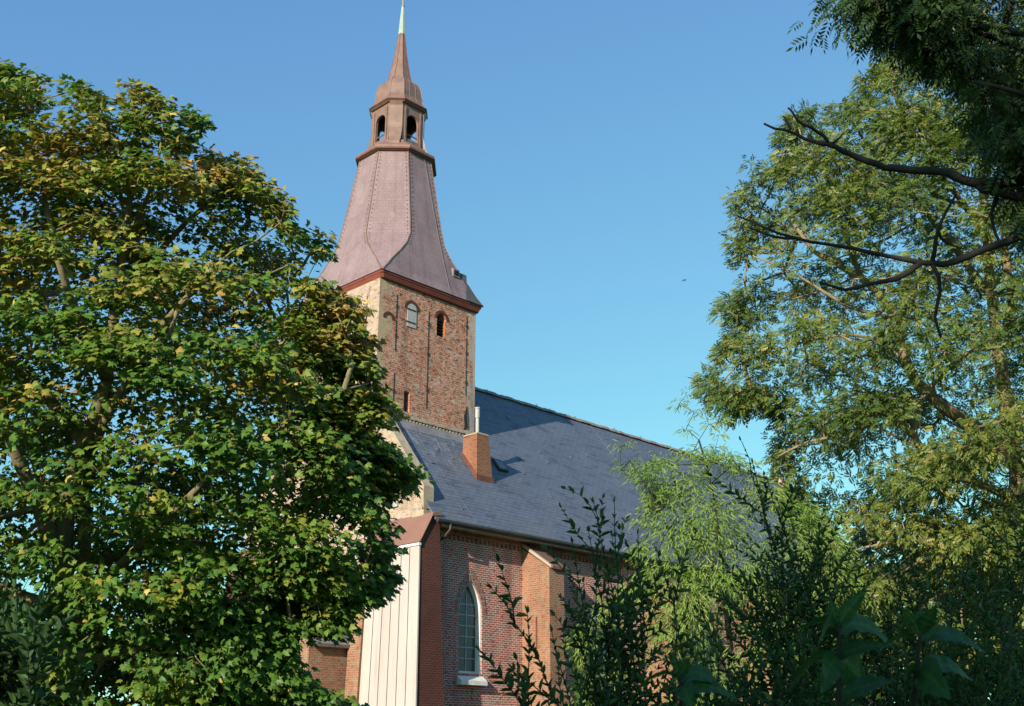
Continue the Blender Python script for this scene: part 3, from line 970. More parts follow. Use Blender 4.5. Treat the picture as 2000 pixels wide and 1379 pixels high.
def thin(X, sf, gaps, depth, keep, seed):
    """open gaps in a crown: balls of air round (pixel x, y, radius) through the crown"""
    r = np.random.default_rng(seed)
    for gx, gy, gr in gaps:
        c = at(gx, gy, depth)
        ax = unit(c - CAM)
        dd = (X - CAM) - ((X - CAM) @ ax)[:, None] * ax
        k = (np.linalg.norm(dd, axis=1) > gr / FOC * depth) | (r.random(len(X)) < keep)
        X, sf = X[k], sf[k]
    return X, sf


def grow(limbs, clusters, seed, step=.35, bend=.10, kpath=.35, up=.12):
    """skeleton: limb polylines, then one twig to every leaf cluster from the cheapest node"""
    r = np.random.default_rng(seed)
    cap = 400 + sum(int(60 + 10 * len(l[0])) for l in limbs) + len(clusters) * 14
    X = np.zeros((cap, 3)); par = np.full(cap, -1); pl_ = np.zeros(cap); islimb = np.zeros(cap, bool)
    n = 0
    tubes = []
    for pts, r0, r1 in limbs:
        pts = np.asarray(pts, float)
        # smooth resample (Catmull-Rom)
        ext = np.vstack([2 * pts[0] - pts[1], pts, 2 * pts[-1] - pts[-2]])
        cur = []
        for i in range(1, len(ext) - 2):
            p0, p1, p2, p3 = ext[i - 1:i + 3]
            m_ = max(2, int(np.linalg.norm(p2 - p1) / .3))
            for t in np.linspace(0, 1, m_, endpoint=False):
                cur.append(.5 * ((2 * p1) + (-p0 + p2) * t + (2 * p0 - 5 * p1 + 4 * p2 - p3) * t * t + (-p0 + 3 * p1 - 3 * p2 + p3) * t ** 3))
        cur.append(pts[-1])
        cur = np.array(cur)
        cur[1:-1] += r.normal(0, .25 * r1 + .1 * r0, (len(cur) - 2, 3)) * .5
        j = -1
        if n:
            j = int(np.argmin(np.linalg.norm(X[:n] - cur[0], axis=1)))
            if np.linalg.norm(X[j] - cur[0]) < 1.2: cur[0] = X[j]
        rad = r0 + (r1 - r0) * np.linspace(0, 1, len(cur)) ** .8
        rad = rad * (1 + r.normal(0, .07, len(cur)))
        tubes.append((cur, rad))
        for c in cur:
            X[n] = c; par[n] = j; islimb[n] = True
            pl_[n] = 0 if j < 0 else pl_[j] + .25 * np.linalg.norm(X[j] - c)
            j = n; n += 1
    nl = n
    d0 = np.min(np.linalg.norm(X[:nl, None] - clusters[None], axis=2), axis=0) if len(clusters) else np.zeros(0)
    tip = np.zeros(len(clusters), int)
    for ci in np.argsort(d0):
        c = clusters[ci]
        cost = np.linalg.norm(X[:n] - c, axis=1) + kpath * pl_[:n]
        j = int(np.argmin(cost))
        a = X[j].copy()
        L = np.linalg.norm(c - a)
        m_ = max(1, min(12, int(L / step)))
        w = r.normal(0, bend * L, 3)
        w[2] = abs(w[2]) * .3 - up * L
        for k in range(1, m_ + 1):
            t = k / m_
            p = a + (c - a) * t + w * math.sin(math.pi * t) * .6
            X[n] = p; par[n] = j; pl_[n] = pl_[j] + L / m_
            j = n; n += 1
        tip[ci] = j
    cnt = np.zeros(n)
    for t in tip:
        j = t
        while j >= nl:
            cnt[j] += 1
            j = par[j]
    return X[:n], par[:n], cnt, nl, tubes, tip


def skeleton_mesh(name, mat, parent, X, par, cnt, nl, tubes, rt, pw=.45, sides=4, rmax=.2, limb_sides=9, thin=1.0):
    V, F = [], []
    nv = 0
    # limbs as continuous tubes
    mb = MB()
    for cur, rad in tubes:
        mb.tube(cur, list(rad), limb_sides)
    V.append(np.array(mb.v).reshape(-1, 3)); F += mb.f
    nv = len(mb.v)
    i = np.arange(nl, len(X))
    i = i[cnt[i] > 0]
    a, b_ = X[par[i]], X[i]
    rb = np.minimum(rmax, rt * cnt[i] ** pw)
    pc = np.where(par[i] >= nl, cnt[np.maximum(par[i], 0)], cnt[i] * 1.3)
    ra = np.minimum(np.minimum(rmax, rt * pc ** pw), rb * 1.5)
    t = unit(b_ - a)
    ref = np.where(np.abs(t[:, 2:]) < .9, np.array([[0, 0, 1.]]), np.array([[1., 0, 0]]))
    u = unit(np.cross(t, ref)); v = np.cross(t, u)
    rings = []
    for k in range(sides):
        an = 2 * math.pi * k / sides
        rings.append((u * math.cos(an) + v * math.sin(an)))
    ov = a[:, None] - t[:, None] * 0 + np.stack(rings, 1) * ra[:, None, None]
    ov2 = b_[:, None] + t[:, None] * (rb * .6)[:, None, None] + np.stack(rings, 1) * rb[:, None, None]
    VV = np.concatenate([ov, ov2], 1).reshape(-1, 3)
    base = nv + np.arange(len(i)) * 2 * sides
    quads = []
    for k in range(sides):
        j = (k + 1) % sides
        quads.append(np.stack([base + k, base + j, base + sides + j, base + sides + k], 1))
    Q = np.concatenate(quads) if len(i) else np.zeros((0, 4), int)
    V = np.concatenate(V + [VV])
    me = bpy.data.meshes.new(name)
    me.from_pydata(V.tolist(), [], F + Q.tolist())
    return link(name, me, M[mat], parent, True)


# leaf outlines: (vertices, faces); x = across, y = along the leaf, z = up
def maple_leaf():
    o = [(0, 0), (.20, -.10), (.48, .02), (.36, .20), (.60, .48), (.30, .44), (.22, .62), (0, 1.0)]
    pts = o + [(-x, y) for x, y in o[1:-1][::-1]]
    v = [(x, y, -.22 * abs(x) ** 1.3 - .18 * y * y) for x, y in pts] + [(0, .34, .05)]
    c = len(pts)
    return np.array(v), [(i, (i + 1) % c, c) for i in range(c)]


def blade(w=.3, fold=.1, droop=.15):
    ys = [(.0, .02), (.3, .45), (.65, .40), (1, 0)]
    v = [(0, 0, 0), (w * .5, .32, fold * w), (w * .42, .68, fold * w - droop * .5), (0, 1, -droop), (-w * .42, .68, fold * w - droop * .5), (-w * .5, .32, fold * w), (0, .5, -.06 - droop * .2)]
    return np.array(v), [(0, 1, 2, 6), (6, 2, 3), (0, 6, 4, 5), (6, 3, 4)]


def pinnate(nl_=4, lw=.13, ll=.34):
    V, F = [], []
    def lf(bx, by, ang, s):
        n0 = len(V)
        dx, dy = math.sin(ang), math.cos(ang)
        for a, c in ((0, 0), (lw * .5, .45), (0, 1), (-lw * .5, .45)):
            x, y = a * s * 1.0, c * ll * s
            px, py = bx + dx * y + dy * x, by + dy * y - dx * x
            V.append((px, py, -.25 * py * py - .25 * abs(px) + (.02 if a else 0)))
        F.append((n0, n0 + 1, n0 + 2, n0 + 3))
    for i in range(nl_):
        y = .18 + i * .62 / nl_
        s = 1 - .12 * abs(i - 1.4)
        lf(.01, y, 1.05, s); lf(-.01, y, -1.05, s)
    lf(0, .78, 0, 1)
    return np.array(V), F


def leaves(name, mat, parent, tmpl, pos, tipdir, normal, scale, tint, jit=0, seed=0):
    """one mesh of many leaves: leaf axis along tipdir, faces up along normal"""
    tv, tf = tmpl
    y = unit(tipdir)
    z = unit(normal - y * (normal * y).sum(1, keepdims=True))
    x = np.cross(y, z)
    n = len(pos)
    Vv = (tv[None, :, 0, None] * x[:, None] + tv[None, :, 1, None] * y[:, None] + tv[None, :, 2, None] * z[:, None]) * scale[:, None, None] + pos[:, None]
    nv = len(tv)
    me = bpy.data.meshes.new(name)
    lt = [len(f_) for f_ in tf]
    fl = np.concatenate([np.array(f_) for f_ in tf])
    me.vertices.add(n * nv)
    p = parent
    base = np.zeros(3)
    while p is not None:
        base += np.array(p.location); p = p.parent
    me.vertices.foreach_set('co', (Vv.reshape(-1, 3) - base).astype(np.float32).ravel())
    me.loops.add(n * len(fl))
    me.loops.foreach_set('vertex_index', (fl[None] + (np.arange(n) * nv)[:, None]).astype(np.int32).ravel())
    me.polygons.add(n * len(tf))
    ls = np.concatenate([[0], np.cumsum(lt)[:-1]])
    me.polygons.foreach_set('loop_start', (ls[None] + (np.arange(n) * len(fl))[:, None]).astype(np.int32).ravel())
    me.update(calc_edges=True)
    at_ = me.attributes.new('tint', 'FLOAT', 'FACE')
    at_.data.foreach_set('value', np.repeat(np.clip(tint, 0, 1), len(tf)).astype(np.float32))
    o = bpy.data.objects.new(name, me)
    me.materials.append(M[mat])
    col.objects.link(o)
    o.parent = parent
    me.polygons.foreach_set('use_smooth', [True] * len(me.polygons))
    return o


M['leaf_maple'] = leaf_mat('maple_leaf', [(0, (.055, .14, .026)), (.35, (.12, .24, .034)), (.55, (.27, .29, .042)), (.70, (.40, .32, .065)), (.86, (.42, .22, .07)), (1, (.66, .52, .16))], trans=.24, spec=.25)
M['leaf_ash'] = leaf_mat('ash_leaf', [(0, (.07, .13, .03)), (.5, (.17, .23, .045)), (.8, (.32, .30, .065)), (1, (.42, .30, .08))])
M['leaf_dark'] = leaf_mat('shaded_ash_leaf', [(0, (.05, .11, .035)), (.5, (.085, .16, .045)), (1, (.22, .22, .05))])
M['leaf_willow'] = leaf_mat('willow_leaf', [(0, (.14, .27, .05)), (.5, (.24, .38, .08)), (1, (.38, .44, .12))])
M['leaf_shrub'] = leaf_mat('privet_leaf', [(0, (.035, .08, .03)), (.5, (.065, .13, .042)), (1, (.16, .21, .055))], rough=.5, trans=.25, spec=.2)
M['leaf_broad'] = leaf_mat('broad_leaf', [(0, (.024, .085, .026)), (.5, (.04, .12, .032)), (1, (.10, .20, .055))], rough=.5, trans=.3, spec=.22)


def tree(name, label, cat, base, limbs, clusters, leaf, lmat, bark, per, spread, size, rt, seed, tintf, up=.7, outw=.5, rnd=.5, droop=.5, flat=.4, group=None, step=.35, kpath=.35, bend=.1, pw=.45, center=None, sunw=.25, rmax=.12, sf=None):
    r = np.random.default_rng(seed)
    root = tag(empty(name, tuple(base)), label, cat, group)
    X, par, cnt, nl, tubes, tip = grow(limbs, clusters, seed, step, bend, kpath)
    skeleton_mesh('trunk', bark, root, X, par, cnt, nl, tubes, rt, pw, rmax=rmax)
    c0 = np.asarray(center if center is not None else clusters.mean(0))
    n = len(clusters)
    k = r.poisson(per, n).clip(2)
    idx = np.repeat(np.arange(n), k)
    off = unit(r.normal(size=(len(idx), 3))) * (r.random((len(idx), 1)) ** .5) * spread
    off[:, 2] *= flat
    if sf is not None: off *= sf[idx][:, None]
    # sprays slope away from the trunk
    outv = unit((clusters - c0) * np.array([1, 1, .4]))
    off[:, 2] -= (off * outv[idx]).sum(1) * .25
    pos = clusters[idx] + off
    m_ = len(pos)
    tipd = unit(off * np.array([1, 1, .3]) + 1e-6) + outv[idx] * .5 + r.normal(0, .35, (m_, 3))
    tipd = unit(tipd); tipd[:, 2] -= droop
    nrm = np.array([0, 0, up]) + outv[idx] * outw + sundir * sunw + r.normal(0, rnd, (m_, 3))
    sz = r.uniform(*size, m_)
    tn = tintf(pos, clusters[idx], r)
    leaves('crown', lmat, root, leaf, pos, tipd, nrm, sz, tn)
    return root


def px(l, d):
    """polyline of photo pixels (x, y[, depth offset]) at depth d"""
    return [at(q[0], q[1], d + (q[2] if len(q) > 2 else 0)) for q in l]


def ground(x, d):
    p = at(x, 1379, d).copy()
    p[2] = 0
    return p


# ------------------------------------------------------------------ the big maple on the left
MD = 14.0
maple_poly = [(-700, 900), (-640, 500), (-480, 260), (-250, 140), (-60, 118), (0, 112), (20, 122), (48, 122), (76, 150), (100, 240), (122, 156), (172, 154), (210, 186), (236, 300), (246, 160), (285, 146), (318, 152), (336, 205), (352, 262), (372, 198), (404, 222), (422, 262), (440, 320),
              (468, 288), (484, 296), (500, 350), (524, 312), (552, 340), (562, 396), (580, 440), (602, 394), (636, 390), (668, 412), (662, 430), (642, 446), (650, 482), (640, 520), (640, 566), (668, 560), (716, 574), (716, 604), (700, 612), (728, 652), (712, 690), (766, 738), (742, 762),
              (776, 784), (764, 830), (728, 850), (776, 872), (822, 926), (798, 950), (752, 950), (748, 992), (780, 1044), (788, 1078), (762, 1096), (782, 1128), (772, 1160), (728, 1190), (690, 1180), (664, 1256), (640, 1262), (600, 1220), (560, 1190), (545, 1230), (590, 1320), (650, 1345), (706, 1366), (690, 1420),
              (300, 1500), (-300, 1500), (-640, 1300)]
mc, msf = crown_points(maple_poly, MD, 4300, 3.2, 11, kt=.85, shell=.80, thr=.30, lam=1.5, sq=2.6, rim=1200, rim_in=20, margin=36, core=2000)
xc, xsf = crown_points([(400, 1080), (560, 1100), (700, 1100), (770, 1150), (690, 1180), (664, 1250), (600, 1235), (560, 1270), (610, 1330), (700, 1370), (640, 1400), (380, 1400)], MD - .6, 420, 1.2, 14, kt=.7, shell=.4, thr=-.4, margin=6)
yc, ysf = crown_points([(620, 740), (700, 740), (772, 784), (766, 830), (730, 850), (776, 872), (824, 926), (800, 956), (764, 966), (750, 1010), (640, 1010), (600, 860)], MD + .2, 260, 1.0, 15, kt=.7, shell=.4, thr=-.3, margin=10)
zc, zsf = crown_points([(590, 590), (640, 590), (690, 610), (722, 650), (706, 690), (752, 738), (640, 740), (560, 640)], MD + .1, 150, 1.0, 16, kt=.7, shell=.4, thr=-.2, margin=10)
mc, msf = np.concatenate([mc, xc, yc, zc]), np.concatenate([msf, xsf * .8, ysf * .75, zsf * .75])
mc, msf = thin(mc, msf, [(330, 885, 32), (40, 1150, 34), (20, 905, 34), (440, 1140, 40), (520, 1190, 20), (455, 1290, 20), (380, 980, 18), (60, 1000, 26), (120, 540, 20), (250, 1120, 24)], MD, .06, 12)
mb0 = ground(150, MD)
ml = [
    ([mb0, at(140, 1379, MD), at(125, 1150, MD), at(120, 1060, MD), at(140, 950, MD), at(165, 860, MD), at(205, 740, MD + .1), at(232, 560, MD), at(250, 420, MD), at(262, 300, MD)], .24, .03),
    (px([(160, 1250), (165, 1050, .3), (175, 900, .2), (240, 760, -.3), (300, 660, -.6), (350, 600, -.8), (420, 520, -.8)], MD), .11, .03),
    (px([(125, 1120), (60, 950, -.3), (0, 800, -.6), (-60, 560, -.5), (-80, 380, -.3)], MD), .12, .03),
    (px([(150, 1200), (260, 1080, -.4), (380, 960, -.9), (470, 880, -1.2), (560, 830, -1.3)], MD), .09, .02),
    (px([(140, 1100), (250, 1080, .6), (420, 1000, 1.2), (560, 930, 1.4), (700, 900, 1.2)], MD), .09, .02),
    (px([(150, 1300), (300, 1250, -.8), (430, 1180, -1.2), (560, 1150, -1.0), (680, 1110, -.7)], MD), .07, .015),
    (px([(130, 1200), (0, 1150, .5), (-200, 1050, .8), (-420, 950, .6)], MD), .11, .02),
    (px([(190, 800), (300, 720, .8), (430, 640, 1.3), (560, 560, 1.3), (620, 470, 1)], MD), .08, .015),
    (px([(165, 870), (60, 740, 1), (-60, 660, 1.4), (-250, 520, 1.2)], MD), .09, .02),
    (px([(232, 600), (330, 470, .5), (440, 370, .6), (510, 340, .5)], MD), .06, .012),
    (px([(240, 480), (300, 360, -.4), (320, 240, -.3)], MD), .05, .012),
    (px([(205, 740), (130, 560, -.9), (90, 400, -1), (60, 220, -.5)], MD), .07, .012),
    (px([(500, 860), (620, 780, -.8), (720, 750, -.6)], MD), .03, .01),
]


def maple_tint(pos, cl, r):
    rel = pos - CAM
    d = rel @ FW
    yy = 690 - FOC * (rel @ UP) / d
    f = Wave(5, 1.1)(cl)
    base = .22 + .14 * f + .12 * r.normal(size=len(pos))
    high = np.clip((7.9 - 0 - (11.2 - cl[:, 2])) / 3.2, 0, 1)          # upper crown turning olive and brown
    base += high * (.27 + .08 * f)
    tipv = np.clip((cl[:, 2] - 7.0) / 4, 0, 1) * (Wave(9, .9)(cl) > .75)
    base += tipv * .22 + (Wave(23, .7)(cl) > 1.45) * .25
    return np.where(r.random(len(pos)) < .012, 1.0, base)


tree('maple_tree', 'large maple turning yellow and brown at the top, left of the church', 'tree', mb0, ml, mc, maple_leaf(), 'leaf_maple', 'bark_maple', 17, .40, (.060, .112), .0040, 21, maple_tint,
     up=.70, outw=.30, rnd=.50, droop=.45, flat=.24, center=at(150, 850, MD), sunw=.55, sf=msf, pw=.5, bend=.08)

# ------------------------------------------------------------------ the ash on the right
AD = 26.0
ash_poly = [(1740, 96), (1720, 130), (1684, 150), (1660, 196), (1640, 200), (1600, 206), (1570, 214), (1545, 210), (1528, 250), (1506, 280), (1520, 310), (1496, 322), (1466, 286), (1456, 330), (1440, 372), (1408, 366), (1428, 398), (1440, 430), (1428, 470), (1436, 500), (1410, 520), (1432, 560), (1396, 606), (1428, 640), (1400, 690), (1376, 720), (1366, 748),
            (1380, 790), (1404, 800), (1440, 828), (1462, 806), (1502, 812), (1512, 860), (1500, 900), (1530, 960), (1560, 1060), (1600, 1180), (1700, 1280), (2000, 1330), (2300, 1300), (2520, 1050), (2600, 700), (2540, 300), (2400, 0), (2200, -160), (2000, -180), (1850, -60), (1790, 40)]
ac, asf = crown_points(ash_poly, AD, 3900, 4.6, 31, kt=.85, shell=.66, thr=.42, lam=1.6, sq=1.1, rim=700, rim_in=16, margin=28, core=600)
ac, asf = thin(ac, asf, [(1590, 760, 22), (1740, 500, 40), (1625, 560, 26), (1700, 600, 34), (1640, 640, 22), (1790, 690, 24), (1560, 540, 20), (1490, 420, 14), (1600, 690, 24), (1500, 640, 14), (1860, 960, 22), (1610, 330, 12), (1530, 640, 22), (1690, 960, 20)], AD, .06, 32)
ab0 = ground(2010, AD)
al = [
    ([ab0, at(2010, 1379, AD), at(1995, 1150, AD), at(1990, 960, AD), at(1960, 760, AD), at(1940, 600, AD), at(1925, 420, AD), at(1900, 240, AD), at(1880, 80, AD)], .34, .05),
    (px([(1985, 900), (1930, 850, -.5), (1850, 800, -1), (1795, 750, -1.2), (1762, 680, -1.3), (1735, 600, -1.2), (1680, 545, -1), (1590, 490, -.8), (1540, 420, -.6)], AD), .21, .04),
    (px([(1990, 980), (1920, 948, -1), (1850, 925, -1.6), (1800, 880, -1.7), (1782, 830, -1.6), (1800, 780, -1.3)], AD), .11, .08),
    (px([(1790, 860, -1.6), (1750, 820, -1.8), (1690, 805, -2), (1640, 850, -2.1), (1580, 862, -2), (1520, 892, -1.8)], AD), .07, .02),
    (px([(1765, 690, -1.3), (1700, 660, -1.6), (1640, 655, -1.8), (1570, 668, -1.8), (1500, 690, -1.5), (1450, 702, -1.3)], AD), .06, .010),
    (px([(1740, 610, -1.2), (1690, 610, -1.6), (1640, 590, -1.8), (1560, 540, -1.6), (1470, 500, -1.4)], AD), .06, .015),
    (px([(1950, 690), (1975, 600, .8), (1962, 480, 1), (1980, 330, 1), (2010, 150, .6)], AD), .15, .04),
    (px([(1935, 580), (1860, 480, 1), (1780, 380, 1.4), (1700, 290, 1.2), (1660, 230, .8)], AD), .12, .02),
    (px([(1680, 545, -1), (1640, 430, -1.2), (1590, 340, -1), (1560, 250, -.6)], AD), .06, .015),
    (px([(1930, 460), (1830, 330, -.8), (1760, 220, -1), (1740, 130, -.6)], AD), .09, .02),
    (px([(1600, 490, -.8), (1520, 430, .2), (1460, 390, .3), (1425, 375, .2)], AD), .04, .012),
    (px([(1990, 1050), (2120, 850, .5), (2250, 600, .5), (2330, 350, .3)], AD), .2, .04),
    (px([(1990, 1150), (1880, 1080, -1.5), (1760, 1060, -2.2), (1640, 1080, -2)], AD), .08, .02),
    (px([(2000, 1100), (2150, 1050, 1), (2300, 950, 1.2), (2450, 800, 1)], AD), .12, .03),
]


def ash_tint(pos, cl, r):
    f = Wave(15, 2.2)(cl)
    return .33 + .17 * f + .16 * r.normal(size=len(pos))


tree('ash_tree', 'tall sunlit ash with pale twisted limbs and an airy crown, right of the church', 'tree', ab0, al, ac, pinnate(4, .18, .36), 'leaf_ash', 'bark_ash', 17, .52, (.16, .27), .0085, 41, ash_tint,
     up=.4, outw=.3, rnd=.7, droop=.30, flat=.8, center=at(1980, 750, AD), sunw=.8, sf=asf, pw=.43, kpath=.3, bend=.14, step=.45)

# ------------------------------------------------------------------ the shaded tree reaching in from the right edge
OD = 9.5
over_poly = [(1612, 20), (1630, -10), (1700, -60), (1900, -150), (2200, -200), (2500, -100), (2650, 200), (2600, 520), (2350, 640), (2150, 560), (2010, 440), (1985, 330), (1950, 330), (1920, 250), (1895, 180), (1870, 120), (1800, 120), (1800, 90), (1760, 84), (1740, 60), (1716, 84), (1690, 70), (1650, 74), (1618, 62)]
oc, osf = crown_points(over_poly, OD, 1150, 1.6, 51, kt=.8, shell=.5, thr=.15, lam=.9, sq=1.6, rim=260, rim_in=16, margin=16)
oc, osf = thin(oc, osf, [(1960, 55, 34), (1995, 20, 24), (1975, 120, 20), (1840, 175, 14), (1720, 40, 10)], OD, .0, 52)
ob0 = ground(2330, OD)
ol = [
    ([ob0, at(2340, 1379, OD), at(2330, 900, OD), at(2300, 500, OD), at(2260, 250, OD), at(2200, 50, OD)], .22, .05),
    (px([(2290, 440), (2200, 350, -.2), (2090, 338, -.3), (1990, 352, -.4), (1930, 358, -.5), (1880, 352, -.5), (1850, 338, -.5), (1810, 334, -.5), (1760, 330, -.5), (1728, 328, -.5), (1700, 315, -.5), (1672, 306, -.5), (1646, 296, -.5), (1618, 282, -.5), (1596, 280, -.5), (1574, 272, -.5), (1541, 256, -.5), (1515, 252, -.5), (1492, 242, -.5)], OD), .058, .009),
    (px([(1624, 283, -.5), (1606, 264, -.52), (1585, 250, -.55), (1558, 237, -.6), (1550, 222, -.6), (1539, 211, -.6)], OD), .017, .009),
    (px([(1548, 257, -.5), (1540, 243, -.5), (1530, 227, -.5)], OD), .013, .008),
    (px([(1622, 283, -.5), (1634, 275, -.45), (1648, 260, -.4)], OD), .015, .007),
    (px([(1562, 268, -.5), (1550, 273, -.5), (1538, 278, -.5)], OD), .008, .004),
    (px([(1740, 328, -.5), (1738, 342, -.5), (1746, 348, -.5)], OD), .012, .004),
    (px([(1895, 358, -.5), (1950, 378, -.5), (2010, 392, -.45), (2100, 400, -.4), (2230, 440, -.2)], OD), .035, .05),
    (px([(2310, 560), (2200, 470, -.3), (2080, 448, -.4), (1990, 465, -.5), (1920, 488, -.5), (1865, 512, -.5), (1820, 516, -.5), (1770, 508, -.5), (1700, 494, -.5), (1640, 482, -.5), (1580, 472, -.5), (1520, 456, -.5), (1470, 436, -.5), (1440, 422, -.5)], OD), .046, .007),
    (px([(1560, 470, -.5), (1510, 462, -.52), (1465, 446, -.54)], OD), .015, .008),
    (px([(1800, 516, -.5), (1750, 545, -.5), (1700, 555, -.5), (1650, 566, -.5), (1600, 552, -.5)], OD), .026, .010),
    (px([(1826, 512, -.5), (1826, 470, -.5), (1840, 430, -.5), (1868, 380, -.45)], OD), .02, .010),
    (px([(1830, 516, -.5), (1836, 570, -.5), (1826, 620, -.5), (1838, 660, -.5)], OD), .02, .010),
    (px([(1826, 455, -.5), (1850, 475, -.5), (1878, 486, -.5)], OD), .014, .008),
    (px([(1960, 352, -.4), (1935, 420, -.4), (1955, 480, -.4)], OD), .02, .012),
    (px([(2240, 200), (2100, 100, -.4), (1960, 60, -.6), (1840, 40, -.7), (1720, 20, -.7)], OD), .05, .012),
    (px([(2260, 260), (2100, 220, -.7), (1980, 180, -.9), (1900, 160, -.9)], OD), .05, .012),
    (px([(2200, 60), (2250, -60, .6), (2350, -120, .8)], OD), .06, .02),
    (px([(2300, 480), (2420, 380, .4), (2520, 300, .5)], OD), .07, .02),
]
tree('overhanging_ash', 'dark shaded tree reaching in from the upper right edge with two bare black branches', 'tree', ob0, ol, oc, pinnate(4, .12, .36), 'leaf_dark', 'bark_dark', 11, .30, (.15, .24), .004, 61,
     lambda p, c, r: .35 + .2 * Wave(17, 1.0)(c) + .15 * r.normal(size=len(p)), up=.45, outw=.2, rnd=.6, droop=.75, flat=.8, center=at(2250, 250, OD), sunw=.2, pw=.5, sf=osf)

# ------------------------------------------------------------------ willow between church and ash
WD = 17.0
wil_poly = [(1180, 912), (1206, 880), (1236, 905), (1262, 896), (1300, 890), (1330, 868), (1356, 872), (1386, 866), (1428, 878), (1460, 892), (1490, 920), (1540, 970), (1640, 1010), (1680, 1150), (1640, 1300), (1500, 1420), (1250, 1420), (1130, 1400), (1110, 1250), (1190, 1160), (1240, 1130), (1224, 1080), (1262, 1030), (1216, 1012), (1262, 976), (1216, 960), (1250, 940), (1190, 930)]
wc, wsf = crown_points(wil_poly, WD, 800, 1.9, 71, kt=.8, shell=.5, thr=.25, lam=1.0, sq=1.0, rim=320, rim_in=16, margin=14)
wx = np.array([at(x, y, WD) for x, y in ((1326, 790), (1342, 770), (1356, 806), (1340, 838), (1384, 830), (1412, 822), (1404, 850), (1376, 806), (1210, 872), (1226, 868))])
wc, wsf = np.concatenate([wc, wx]), np.concatenate([wsf, np.full(len(wx), .45)])
wb0 = ground(1440, WD)
wl = [([wb0, at(1440, 1420, WD), at(1425, 1250, WD), at(1410, 1100, WD), at(1390, 960, WD), at(1365, 860, WD)], .09, .015),
      (px([(1430, 1300), (1350, 1150, -.4), (1290, 1000, -.6), (1230, 900, -.5)], WD), .05, .01),
      (px([(1420, 1200), (1500, 1080, .3), (1540, 1000, .4)], WD), .05, .012),
      (px([(1415, 1150), (1340, 1000, .6), (1310, 920, .7)], WD), .04, .01),
      (px([(1435, 1350), (1300, 1290, -.8), (1200, 1250, -1)], WD), .04, .01),
      (px([(1435, 1300), (1540, 1200, -.8), (1600, 1120, -.8)], WD), .04, .01)]
tree('willow_tree', 'feathery light green willow in front of the slate nave roof', 'tree', wb0, wl, wc, blade(.13, .1, .2), 'leaf_willow', 'stem', 24, .34, (.085, .14), .003, 81,
     lambda p, c, r: .45 + .18 * Wave(19, 1.0)(c) + .2 * r.normal(size=len(p)), up=.3, outw=.35, rnd=.7, droop=.75, flat=.85, sunw=.5, sf=wsf, pw=.42, step=.3, bend=.12)


# ------------------------------------------------------------------ darker tree low behind the ash
BD = 36.0
bc, bsf = crown_points([(1560, 1120), (1640, 1040), (1760, 1000), (1900, 1020), (2060, 960), (2250, 1000), (2350, 1200), (2300, 1440), (1600, 1440), (1540, 1300)], BD, 1100, 3.0, 91, kt=.8, shell=.6, thr=-.2, lam=2.2, rim=200, rim_in=14, margin=14, core=250)
bb0 = ground(1950, BD)
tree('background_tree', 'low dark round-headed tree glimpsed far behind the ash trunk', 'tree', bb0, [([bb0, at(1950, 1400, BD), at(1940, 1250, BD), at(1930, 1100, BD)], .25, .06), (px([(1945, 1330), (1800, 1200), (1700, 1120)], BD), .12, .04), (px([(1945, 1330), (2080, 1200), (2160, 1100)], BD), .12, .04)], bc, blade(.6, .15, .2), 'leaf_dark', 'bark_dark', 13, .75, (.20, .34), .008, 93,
     lambda p, c, r: .3 + .2 * Wave(27, 2.0)(c) + .15 * r.normal(size=len(p)), sf=bsf)

